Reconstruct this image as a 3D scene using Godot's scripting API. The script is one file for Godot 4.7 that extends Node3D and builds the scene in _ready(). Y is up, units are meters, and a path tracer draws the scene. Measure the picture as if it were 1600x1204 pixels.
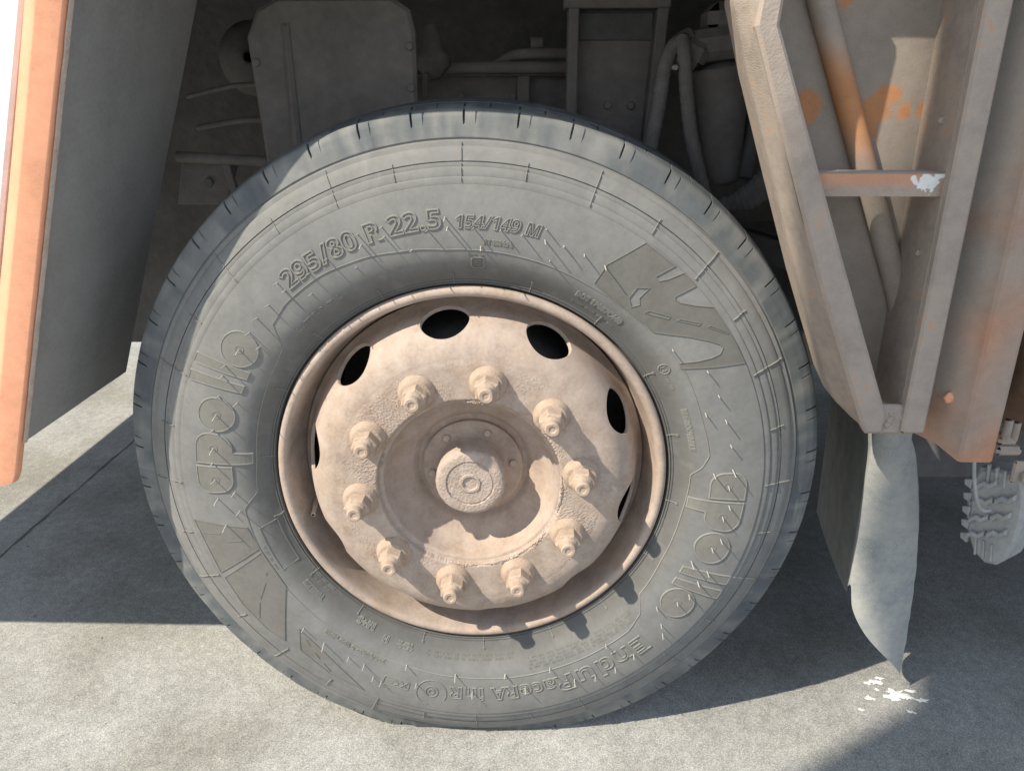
extends Node3D
# A dusty truck front wheel seen from close by: y up, metres, ground at y = 0, wheel centre at (0, 0.505, 0).

const HUB_Y := 0.505
var rng := RandomNumberGenerator.new()
var M := {}
var noise_a := FastNoiseLite.new()
var noise_b := FastNoiseLite.new()
var noise_c := FastNoiseLite.new()
var truck: Node3D
var wheel: Node3D

# ------------------------------------------------------------------ helpers
func lin(r: float, g: float, b: float) -> Color:
	return Color(r, g, b).linear_to_srgb()

func put(called: String, mesh: Mesh, mat: Material, parent: Node, offset := Vector3.ZERO) -> MeshInstance3D:
	var o := MeshInstance3D.new()
	o.name = called
	o.mesh = mesh
	if mat != null:
		o.material_override = mat
	o.position = offset
	parent.add_child(o, true)
	return o

func part(called: String, mesh: Mesh, mat: Material) -> MeshInstance3D:
	return put(called, mesh, mat, truck, Vector3(0, HUB_Y, 0))

func build_mesh(v: PackedVector3Array, n: PackedVector3Array, c: PackedColorArray, idx: PackedInt32Array) -> ArrayMesh:
	var a := []
	a.resize(Mesh.ARRAY_MAX)
	a[Mesh.ARRAY_VERTEX] = v
	a[Mesh.ARRAY_NORMAL] = n
	if c.size() == v.size():
		a[Mesh.ARRAY_COLOR] = c
	a[Mesh.ARRAY_INDEX] = idx
	var m := ArrayMesh.new()
	m.add_surface_from_arrays(Mesh.PRIMITIVE_TRIANGLES, a)
	return m

func white(_p: Vector3) -> Color:
	return Color(1, 1, 1)

# smooth grid: nu x nv points by f(i, j); normals from neighbours
func grid(nu: int, nv: int, f: Callable, col: Callable, wrap_u := false, flip := false) -> ArrayMesh:
	var v := PackedVector3Array(); var n := PackedVector3Array(); var c := PackedColorArray(); var idx := PackedInt32Array()
	v.resize(nu * nv); n.resize(nu * nv); c.resize(nu * nv)
	for j in nv:
		for i in nu:
			var p: Vector3 = f.call(i, j)
			v[j * nu + i] = p
			c[j * nu + i] = col.call(p)
	for j in nv:
		for i in nu:
			var il := i - 1; var ir := i + 1
			if wrap_u:
				il = (i - 1 + nu) % nu; ir = (i + 1) % nu
			else:
				il = maxi(il, 0); ir = mini(ir, nu - 1)
			var du := v[j * nu + ir] - v[j * nu + il]
			var dv := v[mini(j + 1, nv - 1) * nu + i] - v[maxi(j - 1, 0) * nu + i]
			var nn := du.cross(dv).normalized()
			n[j * nu + i] = -nn if flip else nn
	var last := nu if wrap_u else nu - 1
	for j in nv - 1:
		for i in last:
			var a := j * nu + i; var b := j * nu + (i + 1) % nu
			var d := a + nu; var e := b + nu
			if flip:
				idx.append_array([a, b, e, a, e, d])
			else:
				idx.append_array([a, e, b, a, d, e])
	return build_mesh(v, n, c, idx)

# lathe round the z axis: profile of (radius, z); splits normals at sharp corners
func lathe(prof: PackedVector2Array, seg: int, col: Callable, bump := 0.0, centre := Vector2.ZERO) -> ArrayMesh:
	var v := PackedVector3Array(); var n := PackedVector3Array(); var c := PackedColorArray(); var idx := PackedInt32Array()
	var rows: Array = []   # [r, z, nr, nz]
	var links: Array = []  # pairs of rows
	for k in prof.size() - 1:
		var d := (prof[k + 1] - prof[k]).normalized()
		var nn := Vector2(-d.y, d.x)
		var n0 := nn; var n1 := nn
		if k > 0:
			var dp := (prof[k] - prof[k - 1]).normalized()
			if dp.dot(d) > 0.8: n0 = (nn + Vector2(-dp.y, dp.x)).normalized()
		if k < prof.size() - 2:
			var dn := (prof[k + 2] - prof[k + 1]).normalized()
			if dn.dot(d) > 0.8: n1 = (nn + Vector2(-dn.y, dn.x)).normalized()
		rows.append([prof[k].x, prof[k].y, n0.x, n0.y])
		rows.append([prof[k + 1].x, prof[k + 1].y, n1.x, n1.y])
		links.append(rows.size() - 2)
	for row in rows:
		for i in seg + 1:
			var t := TAU * i / seg
			var ct := cos(t); var s := sin(t)
			var p := Vector3(row[0] * ct + centre.x, row[0] * s + centre.y, row[1])
			var nv := Vector3(row[2] * ct, row[2] * s, row[3])
			if bump > 0.0 and row[0] > 0.001:
				p += nv * bump * noise_c.get_noise_3d(p.x * 900, p.y * 900, p.z * 900)
			v.append(p); n.append(nv); c.append(col.call(p))
	var w := seg + 1
	for l in links:
		for i in seg:
			var a: int = l * w + i; var d2: int = a + w
			idx.append_array([a, a + 1, d2, a + 1, d2 + 1, d2])
	# the profile runs so that (-dz, dr) is the outside; make the winding agree
	var m := build_mesh(v, n, c, idx)
	return m

# prism from an outline in the xy plane (any winding), z0 back, z1 front, chamfered front edge
func prism(poly: PackedVector2Array, z0: float, z1: float, bevel := 0.0025) -> ArrayMesh:
	var p := poly.duplicate()
	if Geometry2D.is_polygon_clockwise(p): p.reverse()
	var inner := inset(p, bevel)
	var st := SurfaceTool.new(); st.begin(Mesh.PRIMITIVE_TRIANGLES)
	var tri := Geometry2D.triangulate_polygon(inner)
	for k in range(0, tri.size(), 3):
		face3(st, v3(inner[tri[k]], z1), v3(inner[tri[k + 1]], z1), v3(inner[tri[k + 2]], z1), Vector3(0, 0, 1))
	tri = Geometry2D.triangulate_polygon(p)
	for k in range(0, tri.size(), 3):
		face3(st, v3(p[tri[k]], z0), v3(p[tri[k + 1]], z0), v3(p[tri[k + 2]], z0), Vector3(0, 0, -1))
	for i in p.size():
		var j := (i + 1) % p.size()
		var e := p[j] - p[i]
		var out := Vector3(e.y, -e.x, 0).normalized()
		quad(st, v3(p[i], z0), v3(p[j], z0), v3(p[j], z1 - bevel), v3(p[i], z1 - bevel), out)
		quad(st, v3(p[i], z1 - bevel), v3(p[j], z1 - bevel), v3(inner[j], z1), v3(inner[i], z1), out + Vector3(0, 0, 1))
	return st.commit()

func v3(a: Vector2, z: float) -> Vector3:
	return Vector3(a.x, a.y, z)

func inset(p: PackedVector2Array, d: float) -> PackedVector2Array:
	var o := PackedVector2Array()
	var n := p.size()
	for i in n:
		var a := (p[i] - p[(i - 1 + n) % n]).normalized()
		var b := (p[(i + 1) % n] - p[i]).normalized()
		var na := Vector2(-a.y, a.x); var nb := Vector2(-b.y, b.x)
		var m := (na + nb)
		var l := m.length()
		if l < 0.05:
			o.append(p[i] + na * d)
		else:
			m /= l
			o.append(p[i] + m * d / maxf(m.dot(na), 0.4))
	return o

func face3(st: SurfaceTool, a: Vector3, b: Vector3, c: Vector3, out: Vector3) -> void:
	var n := (b - a).cross(c - a).normalized()
	if n.dot(out) < 0:
		var t := b; b = c; c = t
		n = -n
	st.set_normal(n)
	st.add_vertex(a); st.add_vertex(c); st.add_vertex(b)

func quad(st: SurfaceTool, a: Vector3, b: Vector3, c: Vector3, d: Vector3, out: Vector3) -> void:
	face3(st, a, b, c, out)
	face3(st, a, c, d, out)

func box_into(st: SurfaceTool, at: Vector3, size: Vector3, basis := Basis.IDENTITY, ch := 0.002) -> void:
	# chamfered box
	var h := size / 2
	ch = minf(ch, minf(h.x, minf(h.y, h.z)) * 0.6)
	for axis in 3:
		for s in [-1.0, 1.0]:
			var n := Vector3.ZERO; n[axis] = s
			var u := (axis + 1) % 3; var w := (axis + 2) % 3
			var q := []
			for k in [[-1, -1], [1, -1], [1, 1], [-1, 1]]:
				var p := Vector3.ZERO
				p[axis] = s * h[axis]; p[u] = k[0] * (h[u] - ch); p[w] = k[1] * (h[w] - ch)
				q.append(at + basis * p)
			quad(st, q[0], q[1], q[2], q[3], basis * n)
	for axis in 3:
		var u := (axis + 1) % 3; var w := (axis + 2) % 3
		for su in [-1.0, 1.0]:
			for sw in [-1.0, 1.0]:
				var q := []
				for k in [[-1, 0], [1, 0], [1, 1], [-1, 1]]:
					var p := Vector3.ZERO
					p[axis] = k[0] * (h[axis] - ch)
					p[u] = su * (h[u] - (ch if k[1] == 1 else 0.0)); p[w] = sw * (h[w] - (0.0 if k[1] == 1 else ch))
					q.append(at + basis * p)
				var n := Vector3.ZERO; n[u] = su; n[w] = sw
				quad(st, q[0], q[1], q[2], q[3], basis * n)

func box(at: Vector3, size: Vector3, basis := Basis.IDENTITY, ch := 0.002) -> ArrayMesh:
	var st := SurfaceTool.new(); st.begin(Mesh.PRIMITIVE_TRIANGLES)
	box_into(st, at, size, basis, ch)
	return st.commit()

func smooth_path(pts: Array, per := 8) -> PackedVector3Array:
	var o := PackedVector3Array()
	for i in pts.size() - 1:
		var a: Vector3 = pts[maxi(i - 1, 0)]; var b: Vector3 = pts[i]; var c: Vector3 = pts[i + 1]; var d: Vector3 = pts[mini(i + 2, pts.size() - 1)]
		for k in per:
			o.append(b.cubic_interpolate(c, a, d, float(k) / per))
	o.append(pts[-1])
	return o

func tube(path: PackedVector3Array, radii: Callable, seg := 16) -> ArrayMesh:
	var cols := path.size()
	var frames := []
	var up := Vector3(0.13, 0.2, 1).normalized()
	for i in cols:
		var t := (path[mini(i + 1, cols - 1)] - path[maxi(i - 1, 0)]).normalized()
		var x := up.cross(t).normalized()
		var y := t.cross(x)
		up = y
		frames.append([x, y])
	var f := func(i: int, j: int) -> Vector3:
		if j == 0: return path[0]
		if j == cols + 1: return path[cols - 1]
		var a := TAU * i / seg
		return path[j - 1] + (frames[j - 1][0] * cos(a) + frames[j - 1][1] * sin(a)) * float(radii.call(float(j - 1) / maxf(cols - 1, 1)))
	return grid(seg, cols + 2, f, white, true, false)

func wobble(x: float, y: float, z: float, k: float) -> float:
	return noise_a.get_noise_3d(x * k, y * k, z * k)

# ------------------------------------------------------------------ textures and materials
func noise_bytes(seed_: int, size: int, freq: float, oct := 4, type := FastNoiseLite.TYPE_SIMPLEX_SMOOTH) -> PackedByteArray:
	var n := FastNoiseLite.new()
	n.seed = seed_; n.noise_type = type; n.frequency = freq; n.fractal_octaves = oct
	if type == FastNoiseLite.TYPE_CELLULAR:
		n.cellular_return_type = FastNoiseLite.RETURN_DISTANCE
	return n.get_seamless_image(size, size).get_data()

func lut(stops: Array) -> PackedByteArray:
	var g := Gradient.new()
	var off := PackedFloat32Array(); var cs := PackedColorArray()
	for s in stops:
		off.append(s[0]); cs.append(s[1])
	g.offsets = off; g.colors = cs
	var o := PackedByteArray()
	for k in 256:
		var c := g.sample(k / 255.0)
		o.append(c.r8); o.append(c.g8); o.append(c.b8)
	return o

func mix_tex(size: int, layers: Array, stops: Array) -> ImageTexture:
	var l := lut(stops)
	var acc := PackedFloat32Array(); acc.resize(size * size)
	var tot := 0.0
	for ly in layers: tot += ly[1]
	var out := PackedByteArray(); out.resize(size * size * 3)
	var k := layers.size()
	var b0: PackedByteArray = layers[0][0]; var w0: float = layers[0][1] / tot
	var b1: PackedByteArray = layers[1 % k][0]; var w1: float = layers[1][1] / tot if k > 1 else 0.0
	var b2: PackedByteArray = layers[2 % k][0]; var w2: float = layers[2][1] / tot if k > 2 else 0.0
	for i in size * size:
		var q := clampi(int((b0[i] * w0 + b1[i] * w1 + b2[i] * w2 - 128.0) * 1.5 + 128.0), 0, 255) * 3
		out[i * 3] = l[q]; out[i * 3 + 1] = l[q + 1]; out[i * 3 + 2] = l[q + 2]
	var im := Image.create_from_data(size, size, false, Image.FORMAT_RGB8, out)
	im.generate_mipmaps()
	return ImageTexture.create_from_image(im)

func normal_tex(size: int, bytes: PackedByteArray, strength: float) -> ImageTexture:
	var im := Image.create_from_data(size, size, false, Image.FORMAT_L8, bytes)
	im.convert(Image.FORMAT_RGBA8)
	im.bump_map_to_normal_map(strength)
	return ImageTexture.create_from_image(im)

func mat(tex: Texture2D, nrm: Texture2D, per_m: float, rough: float, nscale := 1.0, tint := Color.WHITE) -> StandardMaterial3D:
	var m := StandardMaterial3D.new()
	m.albedo_texture = tex
	m.albedo_color = tint
	m.vertex_color_use_as_albedo = true
	m.roughness = rough
	m.metallic_specular = 0.3
	if nrm != null:
		m.normal_enabled = true
		m.normal_texture = nrm
		m.normal_scale = nscale
	m.uv1_triplanar = true
	m.uv1_scale = Vector3.ONE * per_m
	m.uv1_triplanar_sharpness = 4.0
	m.cull_mode = BaseMaterial3D.CULL_DISABLED
	return m

func make_materials() -> void:
	var n_low := noise_bytes(1, 512, 0.006)
	var n_mid := noise_bytes(2, 512, 0.03)
	var n_fine := noise_bytes(3, 512, 0.16, 3)
	var n_cell := noise_bytes(4, 512, 0.05, 2, FastNoiseLite.TYPE_CELLULAR)
	var t_fine := normal_tex(512, n_fine, 3.0)
	var t_mid := normal_tex(512, n_mid, 5.0)
	var t_cell := normal_tex(512, n_cell, 4.0)
	# light neutral mottling, multiplied by vertex colours
	var mottle := mix_tex(512, [[n_low, 1.0], [n_mid, 0.9], [n_fine, 0.7]], [[0.0, Color(0.80, 0.79, 0.78)], [0.5, Color(0.93, 0.93, 0.92)], [1.0, Color(1, 1, 1)]])
	var soft := mix_tex(512, [[n_low, 1.0], [n_mid, 0.8], [n_fine, 0.9]], [[0.0, Color(0.88, 0.875, 0.87)], [0.5, Color(0.95, 0.95, 0.945)], [1.0, Color(1, 1, 1)]])
	var dust := mix_tex(512, [[n_low, 1.0], [n_mid, 0.7], [n_fine, 0.8]], [[0.0, lin(0.315, 0.245, 0.195)], [0.35, lin(0.415, 0.330, 0.270)], [0.7, lin(0.475, 0.385, 0.320)], [1.0, lin(0.54, 0.45, 0.385)]])
	M.rubber = mat(soft, t_fine, 5.3, 0.8, 0.10, lin(0.68, 0.675, 0.66))
	M.rim = mat(dust, t_fine, 8.0, 0.95, 0.55)
	M.mud = mat(dust, t_cell, 9.0, 0.97, 1.0)
	M.hole = mat(mottle, t_mid, 3.0, 0.9, 0.2, lin(0.17, 0.165, 0.15))
	var tan := mix_tex(512, [[n_low, 1.3], [n_mid, 0.8], [n_fine, 0.5]], [[0.0, lin(0.29, 0.24, 0.20)], [0.45, lin(0.35, 0.292, 0.245)], [0.74, lin(0.385, 0.32, 0.265)], [0.9, lin(0.45, 0.29, 0.205)], [1.0, lin(0.52, 0.26, 0.15)]])
	M.tan = mat(tan, t_fine, 2.7, 0.9, 0.25)
	M.tan_rough = mat(tan, t_fine, 5.0, 0.95, 0.7)
	M.plate = mat(soft, t_fine, 3.2, 0.85, 0.10)
	M.orange = mat(soft, t_fine, 3.0, 0.5, 0.05, lin(0.85, 0.405, 0.245))
	M.white_paint = mat(soft, null, 2.0, 0.5, 0.2, lin(0.86, 0.86, 0.86))
	M.liner = mat(soft, t_fine, 1.3, 0.75, 0.06, lin(0.345, 0.335, 0.32))
	var under := mix_tex(512, [[n_low, 1.0], [n_mid, 0.8], [n_fine, 0.5]], [[0.0, lin(0.150, 0.138, 0.128)], [0.5, lin(0.190, 0.176, 0.163)], [1.0, lin(0.235, 0.218, 0.202)]])
	M.under = mat(under, t_fine, 2.6, 0.92, 0.25)
	M.under_dark = mat(under, t_mid, 2.0, 0.92, 0.3, Color(0.86, 0.88, 0.90))
	M.hose = mat(under, t_cell, 11.0, 0.95, 0.8)
	var flap := mix_tex(512, [[n_low, 1.2], [n_mid, 0.8], [n_fine, 1.3]], [[0.0, lin(0.22, 0.24, 0.24)], [0.25, lin(0.31, 0.32, 0.31)], [0.55, lin(0.38, 0.378, 0.345)], [1.0, lin(0.47, 0.455, 0.41)]])
	M.flap = mat(flap, t_fine, 3.7, 0.95, 0.35)
	M.strip = mat(flap, t_fine, 5.0, 0.95, 0.6, Color(0.97, 0.97, 0.98))
	M.sheet = mat(mottle, t_mid, 1.0, 0.6, 0.2, lin(0.45, 0.46, 0.47))
	M.splash = mat(mottle, t_mid, 12.0, 0.7, 0.4, lin(0.88, 0.88, 0.86))
	M.tank = mat(under, t_mid, 2.0, 0.8, 0.3, Color(1.0, 0.85, 0.75))
	# ground
	var gs := 2048
	var g_low := noise_bytes(11, 1024, 0.004, 4)
	var g_mid := noise_bytes(12, 1024, 0.025, 5)
	var g_fine := noise_bytes(13, 1024, 0.35, 3)
	var g_blot := noise_bytes(14, 1024, 0.055, 3, FastNoiseLite.TYPE_CELLULAR)
	var out := PackedByteArray(); out.resize(1024 * 1024 * 3)
	var hgt := PackedByteArray(); hgt.resize(1024 * 1024)
	rng.seed = 99
	var speck := PackedByteArray(); speck.resize(512 * 512)
	for i in 512 * 512: speck[i] = rng.randi() & 255
	var ll := lut([[0.0, lin(0.15, 0.148, 0.14)], [0.25, lin(0.26, 0.255, 0.238)], [0.5, lin(0.36, 0.352, 0.325)], [0.72, lin(0.46, 0.45, 0.415)], [1.0, lin(0.64, 0.63, 0.59)]])
	for i in 1024 * 1024:
		var f := g_fine[i] * 0.4 + float(speck[((i >> 11) << 9) + ((i & 1023) >> 1)]) * 0.6; var m := float(g_mid[i]); var b := float(g_blot[i])
		var v := (g_low[i] * 0.25 + m * 0.40 + f * 1.5) / 2.15
		v = (v - 128.0) * 1.25 + 130.0
		if b < 22.0 and m > 150.0: v -= (22.0 - b) * 1.6
		if f > 190.0: v += (f - 190.0) * 0.8
		var q := clampi(int(v), 0, 255) * 3
		out[i * 3] = ll[q]; out[i * 3 + 1] = ll[q + 1]; out[i * 3 + 2] = ll[q + 2]
		hgt[i] = clampi(int(f * 0.6 + m * 0.4), 0, 255)
	var im := Image.create_from_data(1024, 1024, false, Image.FORMAT_RGB8, out)
	im.generate_mipmaps()
	M.ground = mat(ImageTexture.create_from_image(im), normal_tex(1024, hgt, 2.0), 1.25, 0.95, 0.22)
	M.ground.uv1_world_triplanar = true

# ------------------------------------------------------------------ the tyre's surface
var tyre_prof := PackedVector2Array()

func make_profile() -> void:
	for s in [[0.284, -0.034], [0.290, -0.024], [0.2960, -0.018], [0.3010, -0.0140], [0.3022, -0.0070], [0.3034, -0.0032], [0.3045, -0.0030], [0.3050, -0.0045], [0.3062, -0.0045], [0.3068, -0.0025], [0.3085, -0.0020], [0.3090, -0.0032], [0.3105, -0.0025],
			[0.315, 0.0006], [0.320, 0.0042], [0.326, 0.0084], [0.332, 0.0122], [0.338, 0.0154], [0.344, 0.0178], [0.352, 0.0200], [0.362, 0.0217], [0.375, 0.0228], [0.390, 0.0230], [0.405, 0.0225], [0.420, 0.0211], [0.432, 0.0194], [0.4392, 0.0180],
			[0.4396, 0.0158], [0.4410, 0.0160], [0.4480, 0.0148], [0.4492, 0.0142], [0.4497, 0.0116], [0.4515, 0.0117], [0.4600, 0.0096], [0.4612, 0.0089], [0.4617, 0.0062], [0.4630, 0.0063], [0.4670, 0.0052], [0.4673, 0.0026], [0.4684, 0.0023], [0.4687, 0.0046], [0.4780, 0.0008], [0.4850, -0.0024],
			[0.4862, -0.0040], [0.4868, -0.0060], [0.4885, -0.0064], [0.4928, -0.0075], [0.4938, -0.0088], [0.4945, -0.0130], [0.4955, -0.0134]]:
		tyre_prof.append(Vector2(s[0], s[1]))

func side_z(r: float) -> float:
	for k in tyre_prof.size() - 1:
		if r <= tyre_prof[k + 1].x:
			var a := tyre_prof[k]; var b := tyre_prof[k + 1]
			return a.y + (b.y - a.y) * clampf((r - a.x) / maxf(b.x - a.x, 1e-6), 0, 1)
	return tyre_prof[-1].y - (r - tyre_prof[-1].x) * 0.6

func squash(p: Vector3) -> Vector3:
	# the loaded tyre is flat where it stands and bulges a little above
	var low := smoothstep(-0.30, -0.505, p.y)
	if p.y < -0.50:
		p.y = -0.5045 + (p.y + 0.50) * 0.06
	p.z += low * 0.010 * smoothstep(-0.12, 0.02, p.z)
	return p

func tyre_tint(p: Vector3) -> Color:
	var r := Vector2(p.x, p.y).length()
	var n := noise_a.get_noise_3d(p.x * 35, p.y * 35, p.z * 35)
	var n2 := noise_b.get_noise_3d(p.x * 130, p.y * 130, p.z * 130)
	var base := Color(0.370, 0.364, 0.350)
	base = base.lerp(Color(0.325, 0.324, 0.318), clampf(0.5 + n * 1.2, 0, 1))
	# darker towards the bead
	base = base.lerp(Color(0.195, 0.190, 0.182), smoothstep(0.36, 0.31, r) * 0.9)
	var worn := smoothstep(0.4945, 0.499, r)
	if worn > 0:
		var blue := Color(0.185, 0.205, 0.220)
		var dusty := Color(0.355, 0.355, 0.345)
		var ang := atan2(p.y, p.x)
		var band := noise_c.get_noise_2d(ang * 90.0, p.z * 60.0)
		var k := clampf(0.42 + n * 0.9 + n2 * 0.7 + band * 0.55 - 0.25 * smoothstep(0.3, 0.0, absf(ang - 0.55) - 0.5), 0, 1)
		k = clampf(k - 0.45 * smoothstep(-0.040, -0.055, p.z), 0, 1)
		k = clampf(k + 0.30 * smoothstep(0.520, 0.532, r) * smoothstep(-0.04, -0.02, p.z), 0, 1)
		base = base.lerp(blue.lerp(dusty, k), worn)
	# scuffed light streaks
	if n2 > 0.34: base = base.lightened(0.035)
	return base

func make_tyre() -> void:
	var seg := 736
	var rows := tyre_prof.size()
	var prof := tyre_prof
	# side: lathe with split normals then squashed
	var side := lathe(prof, seg, tyre_tint)
	var arr := side.surface_get_arrays(0)
	var v: PackedVector3Array = arr[Mesh.ARRAY_VERTEX]
	for i in v.size(): v[i] = squash(v[i])
	arr[Mesh.ARRAY_VERTEX] = v
	var tyre := ArrayMesh.new()
	tyre.add_surface_from_arrays(Mesh.PRIMITIVE_TRIANGLES, arr)
	# shoulder and tread: columns follow the slots
	var frac := [0.0, 0.026, 0.034, 0.062, 0.070, 0.14, 0.24, 0.262, 0.266, 0.292, 0.296, 0.38, 0.50, 0.522, 0.53, 0.66, 0.78, 0.90]
	var periods := 46
	var cols := periods * frac.size()
	var sh := [[0.4955, -0.0134], [0.4966, -0.0122], [0.4976, -0.0118], [0.4988, -0.0122], [0.512, -0.0166], [0.5230, -0.0215], [0.5258, -0.0232], [0.5300, -0.0265], [0.5330, -0.0315], [0.5345, -0.038], [0.5365, -0.047], [0.5385, -0.058], [0.5400, -0.066], [0.5405, -0.0685], [0.5325, -0.0700], [0.5325, -0.0735], [0.5410, -0.0750], [0.5435, -0.105], [0.5455, -0.132], [0.5455, -0.160], [0.5430, -0.190], [0.5370, -0.225], [0.5300, -0.245], [0.5200, -0.266], [0.505, -0.282], [0.470, -0.300], [0.40, -0.316], [0.34, -0.305], [0.30, -0.290], [0.284, -0.262]]
	var f := func(i: int, j: int) -> Vector3:
		var per := i / frac.size(); var k := i % frac.size()
		var jit := sin(per * 12.9898) * 0.045
		var t = 1.579 - TAU * (per + frac[k] + jit) / periods
		var r: float = sh[j][0]; var z: float = sh[j][1]
		var side_zone := j >= 3 and j <= 8
		var crown_zone := j >= 10 and j <= 12
		if (k == 2 or k == 3) and j >= 5 and j <= 8:
			var dd := 0.0075 if j < 8 else 0.006
			r -= dd * 0.45; z -= dd
		elif (k == 8 or k == 9) and j >= 5 and j <= 7:
			r -= 0.0007; z -= 0.0016
		elif crown_zone and (k == 2 or k == 13):
			r -= 0.003
		elif side_zone or crown_zone:
			var nz := noise_b.get_noise_3d(cos(t) * 60, sin(t) * 60, z * 120) * 0.0005
			r += nz; z += nz
		return squash(Vector3(r * cos(t), r * sin(t), z))
	# flat shaded facets
	var st := SurfaceTool.new(); st.begin(Mesh.PRIMITIVE_TRIANGLES)
	var pts := PackedVector3Array(); pts.resize(cols * sh.size())
	var cc := PackedColorArray(); cc.resize(pts.size())
	for j in sh.size():
		for i in cols:
			var p: Vector3 = f.call(i, j)
			pts[j * cols + i] = p
			var k := i % frac.size()
			var c := tyre_tint(p)
			cc[j * cols + i] = c
	for j in sh.size() - 1:
		for i in cols:
			var i2 := (i + 1) % cols
			var a := j * cols + i; var b := j * cols + i2; var d := a + cols; var e := b + cols
			for q in [a, b, d, b, e, d]:
				st.set_color(cc[q])
				st.set_smooth_group(-1)
				st.add_vertex(pts[q])
	st.generate_normals()
	var tread := st.commit()
	put("tyre", tyre, M.rubber, wheel)
	put("tread", tread, M.rubber, wheel)

# raised line that follows the sidewall; points are in the wheel plane
func ridge(st: SurfaceTool, pts: PackedVector2Array, closed: bool, w: float, h: float, tint := Color(0.37, 0.365, 0.33)) -> void:
	var n := pts.size()
	if n < 2: return
	var rows := []
	for i in n:
		var a := pts[i] - pts[(i - 1 + n) % n] if (closed or i > 0) else pts[1] - pts[0]
		var b := pts[(i + 1) % n] - pts[i] if (closed or i < n - 1) else a
		if a.length() < 1e-7: a = b
		if b.length() < 1e-7: b = a
		a = a.normalized(); b = b.normalized()
		var na := Vector2(-a.y, a.x); var nb := Vector2(-b.y, b.x)
		var m := na + nb
		if m.length() < 0.2: m = na
		m = m.normalized()
		m *= 1.0 / maxf(m.dot(na), 0.6)
		var r := pts[i]
		var row := []
		for k in [[-0.5, -0.0004], [-0.27, h], [0.27, h], [0.5, -0.0004]]:
			var q: Vector2 = r + m * w * k[0]
			row.append(squash(Vector3(q.x, q.y, side_z(q.length()) + k[1])))
		rows.append(row)
	st.set_color(tint)
	for i in (n if closed else n - 1):
		var p: Array = rows[i]; var q: Array = rows[(i + 1) % n]
		for k in 3:
			quad(st, p[k], p[k + 1], q[k + 1], q[k], Vector3(0, 0, 1))
	if not closed:
		for e in [rows[0], rows[n - 1]]:
			quad(st, e[0], e[1], e[2], e[3], Vector3(0, 0, 1))

func plateau(st: SurfaceTool, poly: PackedVector2Array, h: float, cell: float, tint: Color) -> void:
	var lo := poly[0]; var hi := poly[0]
	for p in poly:
		lo = lo.min(p); hi = hi.max(p)
	st.set_color(tint)
	var y := lo.y
	while y < hi.y:
		var x := lo.x
		while x < hi.x:
			var sq := PackedVector2Array([Vector2(x, y), Vector2(x + cell, y), Vector2(x + cell, y + cell), Vector2(x, y + cell)])
			for piece in Geometry2D.intersect_polygons(poly, sq):
				var tri := Geometry2D.triangulate_polygon(piece)
				for k in range(0, tri.size(), 3):
					var q := []
					for e in 3:
						var b: Vector2 = piece[tri[k + e]]
						q.append(Vector3(b.x, b.y, side_z(b.length()) + h))
					face3(st, q[0], q[1], q[2], Vector3(0, 0, 1))
			x += cell
		y += cell

func pol(r: float, deg: float) -> Vector2:
	return Vector2(r, 0).rotated(deg_to_rad(deg))

func densify(p: PackedVector2Array, closed: bool, step := 0.004) -> PackedVector2Array:
	var o := PackedVector2Array()
	for i in (p.size() if closed else p.size() - 1):
		var a := p[i]; var b := p[(i + 1) % p.size()]
		var k := maxi(1, int(ceil(a.distance_to(b) / step)))
		for e in k: o.append(a.lerp(b, float(e) / k))
	if not closed: o.append(p[-1])
	return o

# arc coordinates: u runs clockwise along the arc from start angle, v outward from radius r0
func on_arc(r0: float, start: float, u: float, v: float) -> Vector2:
	return pol(r0 + v, start - rad_to_deg(u / r0))

func glyphs(text: String, serif := false) -> Array:
	# [ [contours in em units], advance ] for each character
	var f := SystemFont.new()
	f.font_names = PackedStringArray(["Droid Sans"]); f.font_weight = 700
	var ts := TextServerManager.get_primary_interface()
	var rid: RID = f.get_rids()[0]
	var out := []
	for ch in text:
		var gi: int = ts.font_get_glyph_index(rid, 64, ch.unicode_at(0), 0)
		var c: Dictionary = ts.font_get_glyph_contours(rid, 64, gi)
		var adv: Vector2 = ts.font_get_glyph_advance(rid, 64, gi)
		var cs := []
		if c.has("points"):
			var from := 0
			for e in c["contours"]:
				var poly := PackedVector2Array()
				for k in range(from, e + 1):
					var p: Vector3 = c["points"][k]
					var q := Vector2(p.x, absf(p.y) if p.y < 0 else -p.y) / 46.0
					if poly.is_empty() or q.distance_to(poly[-1]) > 0.045: poly.append(q)
				if poly.size() > 2 and poly[0].distance_to(poly[-1]) < 0.03: poly.remove_at(poly.size() - 1)
				cs.append(poly)
				from = e + 1
		out.append([cs, adv.x / 46.0])
	return out

# outlined raised lettering set between two angles (clockwise), cap height h above radius r0
func lettering(called: String, text: String, r0: float, a0: float, a1: float, cap: float, w: float, h: float, slant := 0.0, tint := Color(0.40, 0.395, 0.36)) -> void:
	var gl := glyphs(text)
	var total := 0.0
	for g in gl: total += g[1]
	var span := deg_to_rad(a0 - a1) * r0
	var sx := span / total
	var st := SurfaceTool.new(); st.begin(Mesh.PRIMITIVE_TRIANGLES)
	var u := 0.0
	for g in gl:
		for poly in g[0]:
			var out := PackedVector2Array()
			for q in poly:
				out.append(on_arc(r0, a0, u + q.x * sx + q.y * cap * slant, q.y * cap))
			ridge(st, out, true, w, h, tint)
		u += g[1] * sx
	put(called, st.commit(), M.rubber, wheel)

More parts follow.
